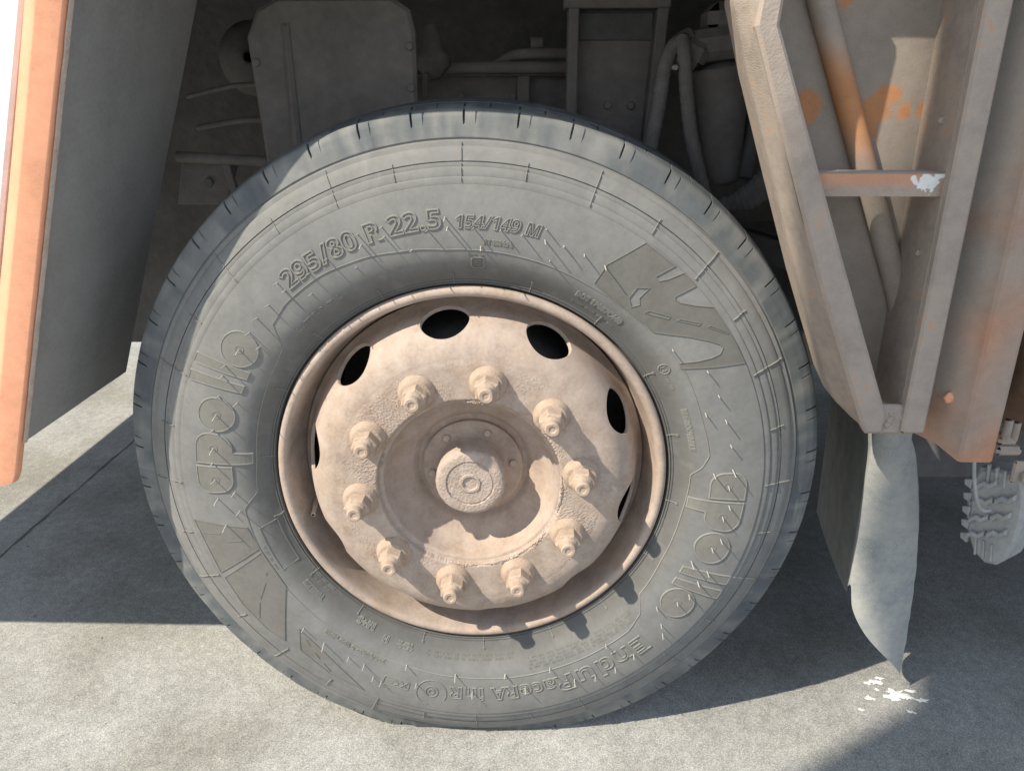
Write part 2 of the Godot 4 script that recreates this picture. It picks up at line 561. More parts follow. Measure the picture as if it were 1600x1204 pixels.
# rows of lettering too small to read: tiny raised strokes in word-long groups
func tiny_rows(called: String, rows: Array, a0: float, a1: float, cap: float, seed_: int) -> void:
	rng.seed = seed_
	var st := SurfaceTool.new(); st.begin(Mesh.PRIMITIVE_TRIANGLES)
	for r in rows:
		var a := a0 + rng.randf_range(-1.0, 1.0)
		var left := rng.randi_range(3, 9)
		while a > a1:
			if left > 0:
				var p := pol(r, a); var q := pol(r + cap, a + rng.randf_range(-0.08, 0.08))
				var t := PackedVector2Array([p, q])
				if rng.randf() < 0.5: t.append(pol(r + cap, a - 0.18))
				if rng.randf() < 0.5: t.append(pol(r + cap * 0.4, a - 0.2))
				ridge(st, t, false, 0.0009, 0.0007)
				left -= 1
			else:
				left = rng.randi_range(3, 9)
				a -= 0.35
			a -= 0.36
	put(called, st.commit(), M.rubber, wheel)

func rounded(w: float, h: float, r: float) -> PackedVector2Array:
	var o := PackedVector2Array()
	for c in [[1, 1, 0], [-1, 1, 90], [-1, -1, 180], [1, -1, 270]]:
		for k in 5:
			o.append(Vector2(c[0] * (w / 2 - r), c[1] * (h / 2 - r)) + pol(r, c[2] + k * 22.5))
	return o

func placed(p: PackedVector2Array, r0: float, at: float) -> PackedVector2Array:
	var o := PackedVector2Array()
	for q in p: o.append(on_arc(r0, at, q.x, q.y))
	return o

func circle(c: Vector2, r: float, n := 20) -> PackedVector2Array:
	var o := PackedVector2Array()
	for k in n: o.append(c + pol(r, 360.0 * k / n))
	return o

func word_mark(start: float) -> void:
	# six rounded letters, each a raised plate with a bright rim
	var r0 := 0.387
	var shapes := []
	var a := PackedVector2Array([Vector2(0.043, 0.027), Vector2(0.043, -0.026)])
	for k in 9: a.append(Vector2(0.020, -0.006) + pol(0.020, -90 - k * 11.25))
	for k in 9: a.append(Vector2(0.020, 0.007) + pol(0.020, 180 - k * 11.25))
	shapes.append(a)
	var p := PackedVector2Array([Vector2(0.049, 0.027), Vector2(0.049, -0.055), Vector2(0.068, -0.055), Vector2(0.069, -0.027)])
	for k in 9: p.append(Vector2(0.076, -0.005) + pol(0.0215, -90 + k * 11.25))
	for k in 9: p.append(Vector2(0.076, 0.0055) + pol(0.0215, k * 11.25))
	shapes.append(p)
	shapes.append(circle(Vector2(0.130, 0.0), 0.0268, 28))
	shapes.append(PackedVector2Array([Vector2(0.178, -0.027), Vector2(0.190, -0.027), Vector2(0.187, 0.0), Vector2(0.182, 0.052), Vector2(0.168, 0.052), Vector2(0.174, 0.0)]))
	shapes.append(PackedVector2Array([Vector2(0.203, -0.027), Vector2(0.215, -0.027), Vector2(0.212, 0.0), Vector2(0.208, 0.052), Vector2(0.194, 0.052), Vector2(0.199, 0.0)]))
	shapes.append(circle(Vector2(0.242, 0.0), 0.0268, 28))
	for k in 6:
		var st := SurfaceTool.new(); st.begin(Mesh.PRIMITIVE_TRIANGLES)
		var out := PackedVector2Array()
		for q in densify(shapes[k], true): out.append(on_arc(r0, start, q.x, q.y))
		ridge(st, out, true, 0.0024, 0.0020, Color(0.42, 0.415, 0.385))
		plateau(st, out, 0.0013, 0.006, Color(0.335, 0.325, 0.295))
		if k in [0, 1, 2, 5]:
			var c: Vector2 = [Vector2(0.021, 0), Vector2(0.074, 0), Vector2(0.130, 0), Vector2.ZERO, Vector2.ZERO, Vector2(0.242, 0)][k]
			ridge(st, placed(circle(c, 0.0058, 16), r0, start), true, 0.0016, 0.0018)
			hairs.append(on_arc(r0, start, c.x, c.y))
		put("raised_letter", st.commit(), M.rubber, wheel)

var hairs: Array = []

func make_marks() -> void:
	# fine lines round the sidewall
	var st := SurfaceTool.new(); st.begin(Mesh.PRIMITIVE_TRIANGLES)
	# long and short mould lines across the outer rings
	for k in 32:
		var a := 90.4 - k * 11.25
		var jitter := sin(k * 7.7) * 0.5
		var r1 := 0.4915 if k % 2 == 0 else 0.4735
		var r0 := 0.4435 if k % 2 == 0 else 0.4510
		ridge(st, densify(PackedVector2Array([pol(r0, a + jitter), pol(r1, a + jitter)]), false, 0.002), false, 0.0016, 0.0020)
	for k in 18:
		var a := 93.4 - k * 20.0 + sin(k * 3.3) * 0.7
		ridge(st, densify(PackedVector2Array([pol(0.3025, a), pol(0.3175, a)]), false, 0.002), false, 0.0012, 0.0014)
		ridge(st, circle(pol(0.3185, a), 0.0012, 8), true, 0.0012, 0.0022)
	put("mould_lines", st.commit(), M.rubber, wheel)
	# the thin wavy line round the bead
	st = SurfaceTool.new(); st.begin(Mesh.PRIMITIVE_TRIANGLES)
	var line := PackedVector2Array()
	var wave := [[141.8, 0.3372], [139.5, 0.352], [137.6, 0.369], [131.4, 0.3754], [122.2, 0.3757], [113.1, 0.3701], [102.0, 0.3615], [93.7, 0.3554], [85.3, 0.3543], [75.3, 0.3527], [61.1, 0.3496], [42.5, 0.3528], [30.5, 0.3585], [18.5, 0.3559], [8.2, 0.3587], [5.5, 0.350], [2.4, 0.332], [-10.1, 0.328], [-24.0, 0.3285], [-36.6, 0.3335], [-41.2, 0.3565], [-46.9, 0.366], [-60.0, 0.3675], [-78.0, 0.3670], [-95.0, 0.3640], [-112.0, 0.3600], [-128.0, 0.3575], [-146.0, 0.3560], [-160.0, 0.3555], [-171.9, 0.3536], [-176.3, 0.3304], [-185.8, 0.3268], [-200.8, 0.3297], [-214.1, 0.334], [-218.2, 0.3372]]
	for i in wave.size() - 1:
		var a: Array = wave[i]; var b: Array = wave[i + 1]
		var n := maxi(2, int(absf(b[0] - a[0]) / 0.7))
		for k in n:
			var t := float(k) / n
			line.append(pol(lerpf(a[1], b[1], smoothstep(0, 1, t) * 0.5 + t * 0.5), lerpf(a[0], b[0], t)))
	line.append(pol(wave[-1][1], wave[-1][0]))
	ridge(st, line, false, 0.0014, 0.0011, Color(0.42, 0.41, 0.37))
	put("wavy_line", st.commit(), M.rubber, wheel)
	lettering("raised_lettering", "295/80 R 22.5", 0.385, 129.2, 94.3, 0.0250, 0.0026, 0.0018)
	lettering("raised_lettering", "154/149 M", 0.3842, 92.0, 75.0, 0.0166, 0.0020, 0.0016, 0.15)
	lettering("raised_lettering", "AT 850 kPa", 0.3637, 86.0, 79.8, 0.0062, 0.0012, 0.0012)
	lettering("raised_lettering", "ALL STEEL RADIAL", 0.3345, 136.4, 121.2, 0.0058, 0.0012, 0.0011)
	lettering("raised_lettering", "DOT 1P087C440", 0.3268, 62.6, 49.3, 0.0082, 0.0016, 0.0014)
	lettering("raised_lettering", "REGROOVABLE", 0.3318, 21.4, 9.4, 0.0078, 0.0012, 0.0010)
	lettering("raised_lettering", "M+S", 0.3185, -120.6, -126.6, 0.0092, 0.0018, 0.0014)
	lettering("raised_lettering", "16PR", 0.3265, -108.0, -112.6, 0.0086, 0.0014, 0.0012)
	lettering("raised_lettering", "H", 0.3265, -115.4, -117.4, 0.0086, 0.0014, 0.0012)
	lettering("raised_lettering", "295/80R22.5 154/149M", 0.3620, -114.2, -131.9, 0.0076, 0.0014, 0.0012)
	lettering("raised_lettering", "TUBELESS", 0.3250, -138.4, -145.8, 0.0076, 0.0013, 0.0012)
	lettering("raised_lettering", "EnduR", 0.3840, -44.5, -70.0, 0.0300, 0.0022, 0.0016)
	lettering("raised_lettering", "aceRA", 0.3835, -69.8, -86.0, 0.0235, 0.0020, 0.0016)
	lettering("raised_lettering", "inR", 0.3835, -87.5, -96.2, 0.0225, 0.0018, 0.0012)
	tiny_rows("tiny_lettering", [0.3375, 0.3430, 0.3485, 0.3540], -42.5, -75.0, 0.0032, 5)
	tiny_rows("tiny_lettering", [0.3270, 0.3325], -79.5, -104.5, 0.0034, 6)
	tiny_rows("tiny_lettering", [0.3155], 62.5, 50.0, 0.0034, 7)
	tiny_rows("tiny_lettering", [0.3090, 0.3150], -137.5, -147.0, 0.0036, 8)
	tiny_rows("tiny_lettering", [0.3300], 30.8, 27.0, 0.0042, 9)
	tiny_rows("tiny_lettering", [0.3470], -153.5, -160.5, 0.0026, 10)
	# small approval marks: a ring with E inside, a rounded square with a bent S
	st = SurfaceTool.new(); st.begin(Mesh.PRIMITIVE_TRIANGLES)
	ridge(st, placed(circle(Vector2.ZERO, 0.0078, 20), 0.3347, 33.2), true, 0.0016, 0.0014)
	for l in [[-0.0035, -0.004, -0.0035, 0.004], [-0.0035, 0.004, 0.0005, 0.004], [-0.0035, 0, 0.0005, 0], [-0.0035, -0.004, 0.0005, -0.004], [0.003, -0.004, 0.003, 0.004], [0.001, 0, 0.0045, 0]]:
		ridge(st, placed(PackedVector2Array([Vector2(l[0], l[1]), Vector2(l[2], l[3])]), 0.3347, 33.2), false, 0.0012, 0.0012)
	put("approval_ring", st.commit(), M.rubber, wheel)
	st = SurfaceTool.new(); st.begin(Mesh.PRIMITIVE_TRIANGLES)
	ridge(st, placed(rounded(0.0172, 0.0152, 0.004), 0.3362, 87.1), true, 0.0020, 0.0016)
	ridge(st, placed(PackedVector2Array([Vector2(0.004, 0.0035), Vector2(-0.003, 0.0035), Vector2(-0.003, 0.0002), Vector2(0.003, 0.0002), Vector2(0.003, -0.0036), Vector2(-0.005, -0.0036), Vector2(-0.005, 0.0015)]), 0.3362, 87.1), false, 0.0014, 0.0014)
	ridge(st, placed(PackedVector2Array([Vector2(0.0058, 0.005), Vector2(0.0058, -0.005)]), 0.3362, 87.1), false, 0.0013, 0.0014)
	put("approval_mark", st.commit(), M.rubber, wheel)
	tiny_rows("tiny_lettering", [0.3455], 88.3, 85.8, 0.0030, 21)
	tiny_rows("tiny_lettering", [0.3240], 89.4, 84.4, 0.0022, 22)
	# empty rectangular frame near the bead, lower left
	st = SurfaceTool.new(); st.begin(Mesh.PRIMITIVE_TRIANGLES)
	var fr := PackedVector2Array()
	for k in 12: fr.append(pol(0.3425, -165.8 + k * 13.6 / 11))
	for k in 12: fr.append(pol(0.3170, -152.2 - k * 14.2 / 11))
	ridge(st, fr, true, 0.0017, 0.0014)
	ridge(st, densify(PackedVector2Array([pol(0.317, -166.4), pol(0.304, -167.9)]), false), false, 0.0016, 0.0013)
	put("blank_frame", st.commit(), M.rubber, wheel)
	# boxed badge and ring, bottom
	st = SurfaceTool.new(); st.begin(Mesh.PRIMITIVE_TRIANGLES)
	ridge(st, placed(rounded(0.044, 0.0165, 0.003), 0.398, -109.4), true, 0.0016, 0.0012)
	for l in [[-0.019, -0.006, -0.008, 0.006], [-0.019, 0.006, -0.008, -0.006], [-0.004, 0, 0.003, 0.005], [-0.004, 0, 0.003, -0.005], [0.006, -0.002, 0.018, -0.002], [0.006, 0.003, 0.018, 0.003]]:
		ridge(st, placed(PackedVector2Array([Vector2(l[0], l[1]), Vector2(l[2], l[3])]), 0.398, -109.4), false, 0.0014, 0.0012)
	put("boxed_badge", st.commit(), M.rubber, wheel)
	st = SurfaceTool.new(); st.begin(Mesh.PRIMITIVE_TRIANGLES)
	var ring := PackedVector2Array()
	for k in 27: ring.append(pol(0.401, -100.6) + pol(0.0255, -35 + k * 11.0))
	ridge(st, ring, false, 0.0016, 0.0012)
	ridge(st, placed(circle(Vector2(0.001, -0.003), 0.0105, 20), 0.401, -100.4), true, 0.0016, 0.0012)
	ridge(st, placed(circle(Vector2(0.001, -0.003), 0.0048, 14), 0.401, -100.4), true, 0.0014, 0.0012)
	put("ring_badge", st.commit(), M.rubber, wheel)
	word_mark(182.6)
	word_mark(3.4)
	# the grained wing at upper right
	var warm := Color(0.262, 0.252, 0.232)
	var edge := Color(0.30, 0.29, 0.26)
	st = SurfaceTool.new(); st.begin(Mesh.PRIMITIVE_TRIANGLES)
	var wing := polar([[356, 60.4], [387, 60.2], [438, 56.3], [438, 49.5], [411, 51.0], [409, 49.9], [419, 48.8], [439, 47.5], [438.5, 44.2], [420, 45.0], [410, 45.5], [406, 45.2], [408, 43.9], [422, 41.3], [438.5, 39.0], [438.5, 33.2], [438.5, 30.9], [438.5, 26.5], [401, 28.4], [356, 31.7], [358, 33.0], [381, 31.4], [400, 30.6], [413, 30.5], [420, 31.3], [419, 32.3], [408, 34.2], [388, 37.3], [355, 42.6]])
	var holes := [polar([[384, 52.4], [394, 50.4], [375, 50.6], [368, 49.5], [358, 50.5], [366, 52.3]]), polar([[371, 47.1], [386, 43.1], [382, 42.9], [364, 47.5]]), polar([[394, 41.3], [413, 38.0], [409, 37.9], [389, 41.5]]), polar([[421, 36.5], [437, 33.4], [435, 33.2], [417, 36.6]])]
	var whole := [wing]
	for hl in holes:
		var next := []
		for w in whole:
			# cut through the hole so that no piece keeps an inner ring
			for half in split_at(w, hl):
				for piece in Geometry2D.clip_polygons(half, hl): next.append(piece)
		whole = next
	for w in whole: plateau(st, w, 0.0006, 0.008, warm)
	put("grained_wing", st.commit(), M.rubber, wheel)
	st = SurfaceTool.new(); st.begin(Mesh.PRIMITIVE_TRIANGLES)
	ridge(st, densify(wing, true), true, 0.0015, 0.0014, edge)
	for hl in holes: ridge(st, densify(hl, true), true, 0.0015, 0.0014, edge)
	put("wing_outline", st.commit(), M.rubber, wheel)
	# the second wing at lower left and the long triangle
	st = SurfaceTool.new(); st.begin(Mesh.PRIMITIVE_TRIANGLES)
	var fan1 := polar([[438, -171.0], [403, -169.4], [359, -167.0], [356, -160.6], [436, -157.8]])
	var fan2 := polar([[355, -159.4], [355, -147.9], [432, -136.6], [438, -141.0], [438.5, -149.0], [435, -156.4]])
	var tri := polar([[394, -136.6], [428, -132.6], [437, -124.0], [437, -115.5]])
	for w in [fan1, fan2, tri]:
		plateau(st, densify(w, true), 0.0006, 0.008, Color(0.300, 0.290, 0.270))
	put("grained_fan", st.commit(), M.rubber, wheel)
	st = SurfaceTool.new(); st.begin(Mesh.PRIMITIVE_TRIANGLES)
	for w in [fan1, fan2, tri]:
		ridge(st, densify(w, true), true, 0.0015, 0.0013, edge)
	for s in [[378, -151.4, 398, -149.2], [384, -150.6, 404, -148.4], [410, -147.6, 428, -145.0], [415, -146.8, 433, -144.3], [366, -153.8, 370, -153.0], [402, -133.6, 408, -131.8], [414, -129.9, 420, -128.1], [424, -126.6, 432, -124.2], [375, -164.0, 398, -164.6], [404, -166.9, 432, -167.8]]:
		ridge(st, densify(PackedVector2Array([pol(s[0] / 1000.0, s[1]), pol(s[2] / 1000.0, s[3])]), false), false, 0.0016, 0.0013, edge)
	put("fan_outline", st.commit(), M.rubber, wheel)
	# small triangle marks on the shoulder
	for a in [77.0, 9.5, -60.0]:
		st = SurfaceTool.new(); st.begin(Mesh.PRIMITIVE_TRIANGLES)
		ridge(st, placed(PackedVector2Array([Vector2(-0.006, -0.005), Vector2(0.006, -0.005), Vector2(0, 0.006)]), 0.507, a), true, 0.0014, 0.0016)
		put("wear_mark", st.commit(), M.rubber, wheel)

func split_at(poly: PackedVector2Array, hl: PackedVector2Array) -> Array:
	var c := Vector2.ZERO
	for p in hl: c += p / hl.size()
	var d := c.normalized(); var e := Vector2(-d.y, d.x)
	var o := []
	for s in [1.0, -1.0]:
		var half := PackedVector2Array([c - d, c + d, c + d + e * s, c - d + e * s])
		o.append_array(Geometry2D.intersect_polygons(poly, half))
	return o

func polar(a: Array) -> PackedVector2Array:
	var o := PackedVector2Array()
	for p in a: o.append(pol(p[0] / 1000.0, p[1]))
	return o

func make_hairs() -> void:
	var spots := [
		[-25, 398, -22, 385, -49, 381, -110, 385, -107, 372, -143, 375, -139, 361, 13, 384, 49, 382, 78, 375, 110, 382, 108, 368],
		[134, 360, 115, 340, 22, 359, -71, 354, -148, 330, -187, 342, -213, 322, -213, 293, -259, 308, -249, 298, -274, 277, -293, 258],
		[133, 360, 161, 349, 189, 334, 289, 215, 340, 184, 359, 147, 343, 119, 373, 109, 384, 69],
		[-306, 237, -294, 216, -347, 188, -353, 172, -363, 140, -338, 129, -378, 87, -387, 32, -361, -19, -388, -29, -357, -51, -381, -75],
		[-279, -269, -248, -298, -209, -326, -184, -340, -170, -364, -157, -374, -113, -341, -98, -376, -32, -358, 52, -356, -4, -390],
		[295, -218, 304, -251, 308, -270, 344, -192, 217, -293, 263, -311, 234, -339, 202, -356, 167, -362, 126, -341, 85, -379, 51, -357, 356, -169],
		[364, 21, 391, 29, 391, -31, 384, -90, 343, -131, 369, -149, 356, -168, 345, -193]]
	for s in spots:
		for k in range(0, s.size(), 2):
			hairs.append(Vector2(s[k], s[k + 1]) / 1000.0)
	rng.seed = 44
	var variants := []
	for k in 5:
		var l := 0.0120 + 0.0017 * k
		var bend := Vector3(rng.randf_range(-0.002, 0.002), rng.randf_range(-0.003, 0.001), 0)
		var path := smooth_path([Vector3(0, 0, -0.002), Vector3(0, 0, l * 0.5) + bend * 0.3, Vector3(0, 0, l) + bend], 3)
		variants.append(tube(path, func(t: float) -> float: return 0.0010 - 0.0003 * t, 6))
	for p in hairs:
		put("rubber_hair", variants[rng.randi() % 5], M.hair, wheel, Vector3(p.x, p.y, side_z(p.length())))

# ------------------------------------------------------------------ the steel wheel
func rim_tint(p: Vector3) -> Color:
	var n := noise_a.get_noise_3d(p.x * 22, p.y * 22, p.z * 22)
	var n2 := noise_b.get_noise_3d(p.x * 90, p.y * 90, p.z * 90)
	var c := Color(0.97, 0.97, 0.97)
	c = c.lerp(Color(0.86, 0.80, 0.75), clampf(n * 0.9 + 0.15, 0, 1))
	if n2 > 0.25: c = c.lerp(Color(0.93, 0.88, 0.82), 0.6)
	return c

func make_rim() -> void:
	# rolled flange and barrel
	var fl := PackedVector2Array()
	for s in [[0.292, -0.262], [0.280, -0.258], [0.2725, -0.225], [0.265, -0.15], [0.2660, -0.105], [0.2690, -0.080], [0.2735, -0.062], [0.2770, -0.045], [0.2795, -0.028], [0.2815, -0.013], [0.2835, -0.0045], [0.2862, -0.0006], [0.2895, 0.0010], [0.2930, 0.0010], [0.2962, -0.0008], [0.2982, -0.0040], [0.2988, -0.0085], [0.2965, -0.0125], [0.2945, -0.0150]]:
		fl.append(Vector2(s[0], s[1]))
	put("rim", lathe(fl, 360, rim_tint, 0.00012), M.rim, wheel)
	# pressed disc: bolt ring with caked dust, then the crown with ten hand holes, then the weld skirt
	var inner := [[0.1385, 0.0200], [0.1392, 0.0275], [0.1405, 0.0298]]
	var x := 0.1420
	while x < 0.2035:
		inner.append([x, 0.0302 - 0.0010 * smoothstep(0.19, 0.2035, x)]); x += 0.0015
	inner.append([0.2035, 0.0292])
	var nu := 900
	var cake := func(i: int, j: int) -> Vector3:
		var t := TAU * i / nu
		var r: float = inner[j][0]; var z: float = inner[j][1]
		var e := smoothstep(0.139, 0.143, r) * (1.0 - smoothstep(0.196, 0.2030, r))
		var px := r * cos(t); var py := r * sin(t)
		var thick := clampf(0.65 + noise_a.get_noise_2d(px * 60, py * 60) * 1.5, 0.0, 1.0)
		var lump := noise_c.get_noise_2d(px * 1250, py * 1250)
		z += e * thick * (0.0005 + 0.0012 * maxf(lump, -0.25) + 0.0006 * noise_c.get_noise_2d(px * 2200, py * 2200))
		if r < 0.1425: r += 0.0012 * noise_b.get_noise_2d(cos(t) * 300, sin(t) * 300)
		return Vector3(r * cos(t), r * sin(t), z)
	put("bolt_ring", grid(nu, inner.size(), cake, rim_tint, true, true), M.rim, wheel)
	# crown profile by arc length
	var pr := PackedVector2Array()
	for s in [[0.2035, 0.0292], [0.2090, 0.0284], [0.2145, 0.0269], [0.2200, 0.0246], [0.2255, 0.0215], [0.2310, 0.0172], [0.2350, 0.0134], [0.2385, 0.0092], [0.2418, 0.0044], [0.2448, -0.0006], [0.2490, -0.0104], [0.2525, -0.0218], [0.2560, -0.0345], [0.2600, -0.0470], [0.2642, -0.0560], [0.2700, -0.0635]]:
		pr.append(Vector2(s[0], s[1]))
	var len := [0.0]
	for k in pr.size() - 1: len.append(len[k] + pr[k].distance_to(pr[k + 1]))
	var on_crown := func(s: float, t: float, depth: float) -> Vector3:
		var k := 0
		while k < pr.size() - 2 and len[k + 1] < s: k += 1
		var a := pr[k].lerp(pr[k + 1], (s - len[k]) / (len[k + 1] - len[k]))
		var d := (pr[k + 1] - pr[k]).normalized()
		a += Vector2(d.y, -d.x) * depth
		return Vector3(a.x * cos(t), a.x * sin(t), a.y)
	var s_end: float = len[-1]
	var sc := 0.0655   # where the hole centres lie along the profile
	var rc := 0.2490
	var v := PackedVector3Array(); var c := PackedColorArray(); var idx := PackedInt32Array()
	var rings := 10
	var half := PI / 10
	var edge := []   # points round the sector's rectangle, counter-clockwise, corners included
	for k in 24: edge.append(Vector2(lerpf(-half * rc, half * rc, k / 24.0), -sc))
	for k in 14: edge.append(Vector2(half * rc, lerpf(-sc, s_end - sc, k / 14.0)))
	for k in 24: edge.append(Vector2(lerpf(half * rc, -half * rc, k / 24.0), s_end - sc))
	for k in 14: edge.append(Vector2(-half * rc, lerpf(s_end - sc, -sc, k / 14.0)))
	var nr := edge.size()
	var st := SurfaceTool.new(); st.begin(Mesh.PRIMITIVE_TRIANGLES)
	for h in 10:
		var tc := deg_to_rad(25.9 + h * 36.0)
		var pts := []
		for q in rings + 3:
			for i in nr:
				var dir: Vector2 = edge[i].normalized()
				var p := dir * 0.0362
				var depth := 0.0
				if q == 0: depth = 0.0055
				elif q == 1: depth = 0.0008
				elif q == 2: p = dir * 0.0372
				else: p = (dir * 0.0372).lerp(edge[i], pow(float(q - 2) / rings, 1.2))
				pts.append(on_crown.call(clampf(sc + p.y, 0, s_end), tc + p.x / rc, depth))
		for q in rings + 2:
			for i in nr:
				var i2 := (i + 1) % nr
				var qa: Vector3 = pts[q * nr + i]; var qb: Vector3 = pts[q * nr + i2]; var qc: Vector3 = pts[(q + 1) * nr + i2]; var qd: Vector3 = pts[(q + 1) * nr + i]
				for p in [qa, qc, qb, qa, qd, qc]:
					st.set_color(rim_tint(p)); st.set_smooth_group(0 if q > 1 else 1)
					st.add_vertex(p)
	st.index()
	st.generate_normals()
	put("wheel_disc", st.commit(), M.rim, wheel)
	# brake drum and the dark inside behind the holes
	put("brake_drum", lathe(PackedVector2Array([Vector2(0.09, -0.070), Vector2(0.205, -0.085), Vector2(0.212, -0.10), Vector2(0.215, -0.25), Vector2(0.275, -0.26)]), 96, white), M.hole, wheel)
	put("inner_wheel_shell", lathe(PackedVector2Array([Vector2(0.2600, -0.27), Vector2(0.2595, -0.09), Vector2(0.258, -0.075)]), 96, white), M.hole, wheel)
	# hub: bowl, flange, cap
	var bowl := PackedVector2Array()
	for s in [[0.086, -0.047], [0.0885, -0.0455], [0.092, -0.0385], [0.097, -0.0345], [0.106, -0.0290], [0.115, -0.0225], [0.122, -0.0150], [0.127, -0.0060], [0.1300, 0.0030], [0.1312, 0.0120], [0.1318, 0.0165], [0.1330, 0.0178], [0.1372, 0.0186], [0.1386, 0.0203]]:
		bowl.append(Vector2(s[0], s[1]))
	bowl.reverse()
	var bowl2 := PackedVector2Array()
	for k in bowl.size(): bowl2.append(bowl[bowl.size() - 1 - k])
	put("hub_bowl", lathe(bowl2, 180, rim_tint, 0.0006), M.rim, wheel)
	var hubf := PackedVector2Array()
	for s in [[0.020, -0.0345], [0.073, -0.0345], [0.0775, -0.0355], [0.0790, -0.0370], [0.0793, -0.0440], [0.083, -0.0460], [0.088, -0.047]]:
		hubf.append(Vector2(s[0], s[1]))
	put("hub_flange", lathe(hubf, 120, rim_tint, 0.0004), M.rim, wheel)
	var cap := PackedVector2Array()
	for s in [[0.0, 0.0192], [0.0095, 0.0192], [0.0105, 0.0200], [0.0118, 0.0218], [0.0150, 0.0218], [0.0165, 0.0204], [0.0260, 0.0204], [0.0335, 0.0206], [0.0345, 0.0196], [0.0360, 0.0196], [0.0372, 0.0216], [0.0465, 0.0216], [0.0502, 0.0202], [0.0525, 0.0172], [0.0533, 0.0120], [0.0535, -0.016], [0.0550, -0.0280], [0.0580, -0.0330], [0.0610, -0.0350]]:
		cap.append(Vector2(s[0], s[1]))
	var capm := put("hub_cap", lathe(cap, 144, rim_tint, 0.0009), M.mud, wheel)
	for k in 6:
		var a := 68.0 + k * 60.0
		var b := pol(0.0645, a)
		var hb := hex_bolt(0.0062, 0.0052, 0.0)
		put("hub_bolt", hb, M.rim, wheel, Vector3(b.x, b.y, -0.0347))
	# wheel nuts
	var nuts := []
	for k in 3: nuts.append(wheel_nut(k))
	var studs := []
	for k in 3: studs.append(stud(k))
	var cones := []
	for k in 3: cones.append(nut_washer(k))
	for k in 10:
		var a := 7.9 + 36.0 * k
		var b := pol(0.1675, a)
		var spin := deg_to_rad(k * 47.0)
		var wsh := put("nut_washer", cones[k % 3], M.nut, wheel, Vector3(b.x, b.y, 0.0300))
		var nn := put("wheel_nut", nuts[(k * 2 + 1) % 3], M.nut, wheel, Vector3(b.x, b.y, 0.0300))
		nn.rotation.z = spin
		var sd := put("wheel_stud", studs[(k + 2) % 3], M.nut, wheel, Vector3(b.x, b.y, 0.0300))
		sd.rotation.z = spin * 1.7
		wsh.rotation.z = spin * 0.6
	# caked clods along the bowl's edge and by the nuts
	for s in [[-128.0, 0.134, 0.008, 6, 15.0], [-5.0, 0.1385, 0.0285, 7, 26.0], [-66.0, 0.139, 0.0285, 8, 34.0], [-42.0, 0.1395, 0.0280, 9, 16.0], [84.0, 0.1365, 0.0275, 10, 14.0], [164.0, 0.137, 0.026, 11, 8.0], [-95.0, 0.1395, 0.0275, 12, 22.0]]:
		put("mud_clod", clod(s[0], s[1], s[2], s[3], s[4]), M.mud, wheel)
	# valve stem
	put("valve_stem", tube(smooth_path([Vector3(-0.262, -0.070, -0.075), Vector3(-0.2585, -0.076, -0.040), Vector3(-0.2570, -0.0800, -0.018)]), func(t: float) -> float: return 0.0052 - 0.0012 * smoothstep(0.5, 0.7, t), 12), M.rim, wheel)

func clod(mid: float, r: float, z: float, seed_: int, wide: float) -> ArrayMesh:
	var nu := 40; var nv := 12
	var f := func(i: int, j: int) -> Vector3:
		var u := float(i) / (nu - 1); var w := float(j) / (nv - 1)
		var taper := pow(sin(PI * clampf(u, 0.02, 0.98)), 0.35)
		var a := mid + (u - 0.5) * wide
		var n := noise_b.get_noise_3d(u * wide * 9.0, w * 60, seed_ * 50.0)
		var rr := r + (w - 0.5) * 0.0075 * taper * (1.0 + 0.6 * n)
		var hh := 0.0050 * taper * pow(sin(PI * w), 0.4) * (0.8 + 0.7 * n)
		var q := pol(rr, a)
		return Vector3(q.x, q.y, z - 0.0015 + hh)
	return grid(nu, nv, f, rim_tint, false, true)

func hex_ring(st: SurfaceTool, r0: float, z0: float, r1: float, z1: float, out: Vector3) -> void:
	for k in 6:
		var a := pol(r0, k * 60.0); var b := pol(r0, k * 60.0 + 60.0); var c := pol(r1, k * 60.0 + 60.0); var d := pol(r1, k * 60.0)
		var o := v3((a + b).normalized(), 0) + out
		quad(st, v3(a, z0), v3(b, z0), v3(c, z1), v3(d, z1), o)

func hex_bolt(r: float, h: float, _k: float) -> ArrayMesh:
	var st := SurfaceTool.new(); st.begin(Mesh.PRIMITIVE_TRIANGLES)
	hex_ring(st, r, 0, r, h * 0.8, Vector3.ZERO)
	hex_ring(st, r, h * 0.8, r * 0.85, h, Vector3(0, 0, 1))
	for k in 6: face3(st, Vector3(0, 0, h), v3(pol(r * 0.85, k * 60.0), h), v3(pol(r * 0.85, k * 60.0 + 60), h), Vector3(0, 0, 1))
	return st.commit()

func crusty(m: ArrayMesh, seed_: int, amount: float) -> ArrayMesh:
	# dust-caked: shift the vertices a little along their normals
	var a := m.surface_get_arrays(0)
	var v: PackedVector3Array = a[Mesh.ARRAY_VERTEX]
	for i in v.size():
		var q := v[i] * 260.0 + Vector3.ONE * seed_ * 31.0
		v[i] += Vector3(noise_c.get_noise_3dv(q), noise_c.get_noise_3dv(q + Vector3(99, 0, 0)), noise_c.get_noise_3dv(q + Vector3(0, 77, 0)) * 0.5) * amount
	a[Mesh.ARRAY_VERTEX] = v
	var o := ArrayMesh.new()
	o.add_surface_from_arrays(Mesh.PRIMITIVE_TRIANGLES, a)
	return o

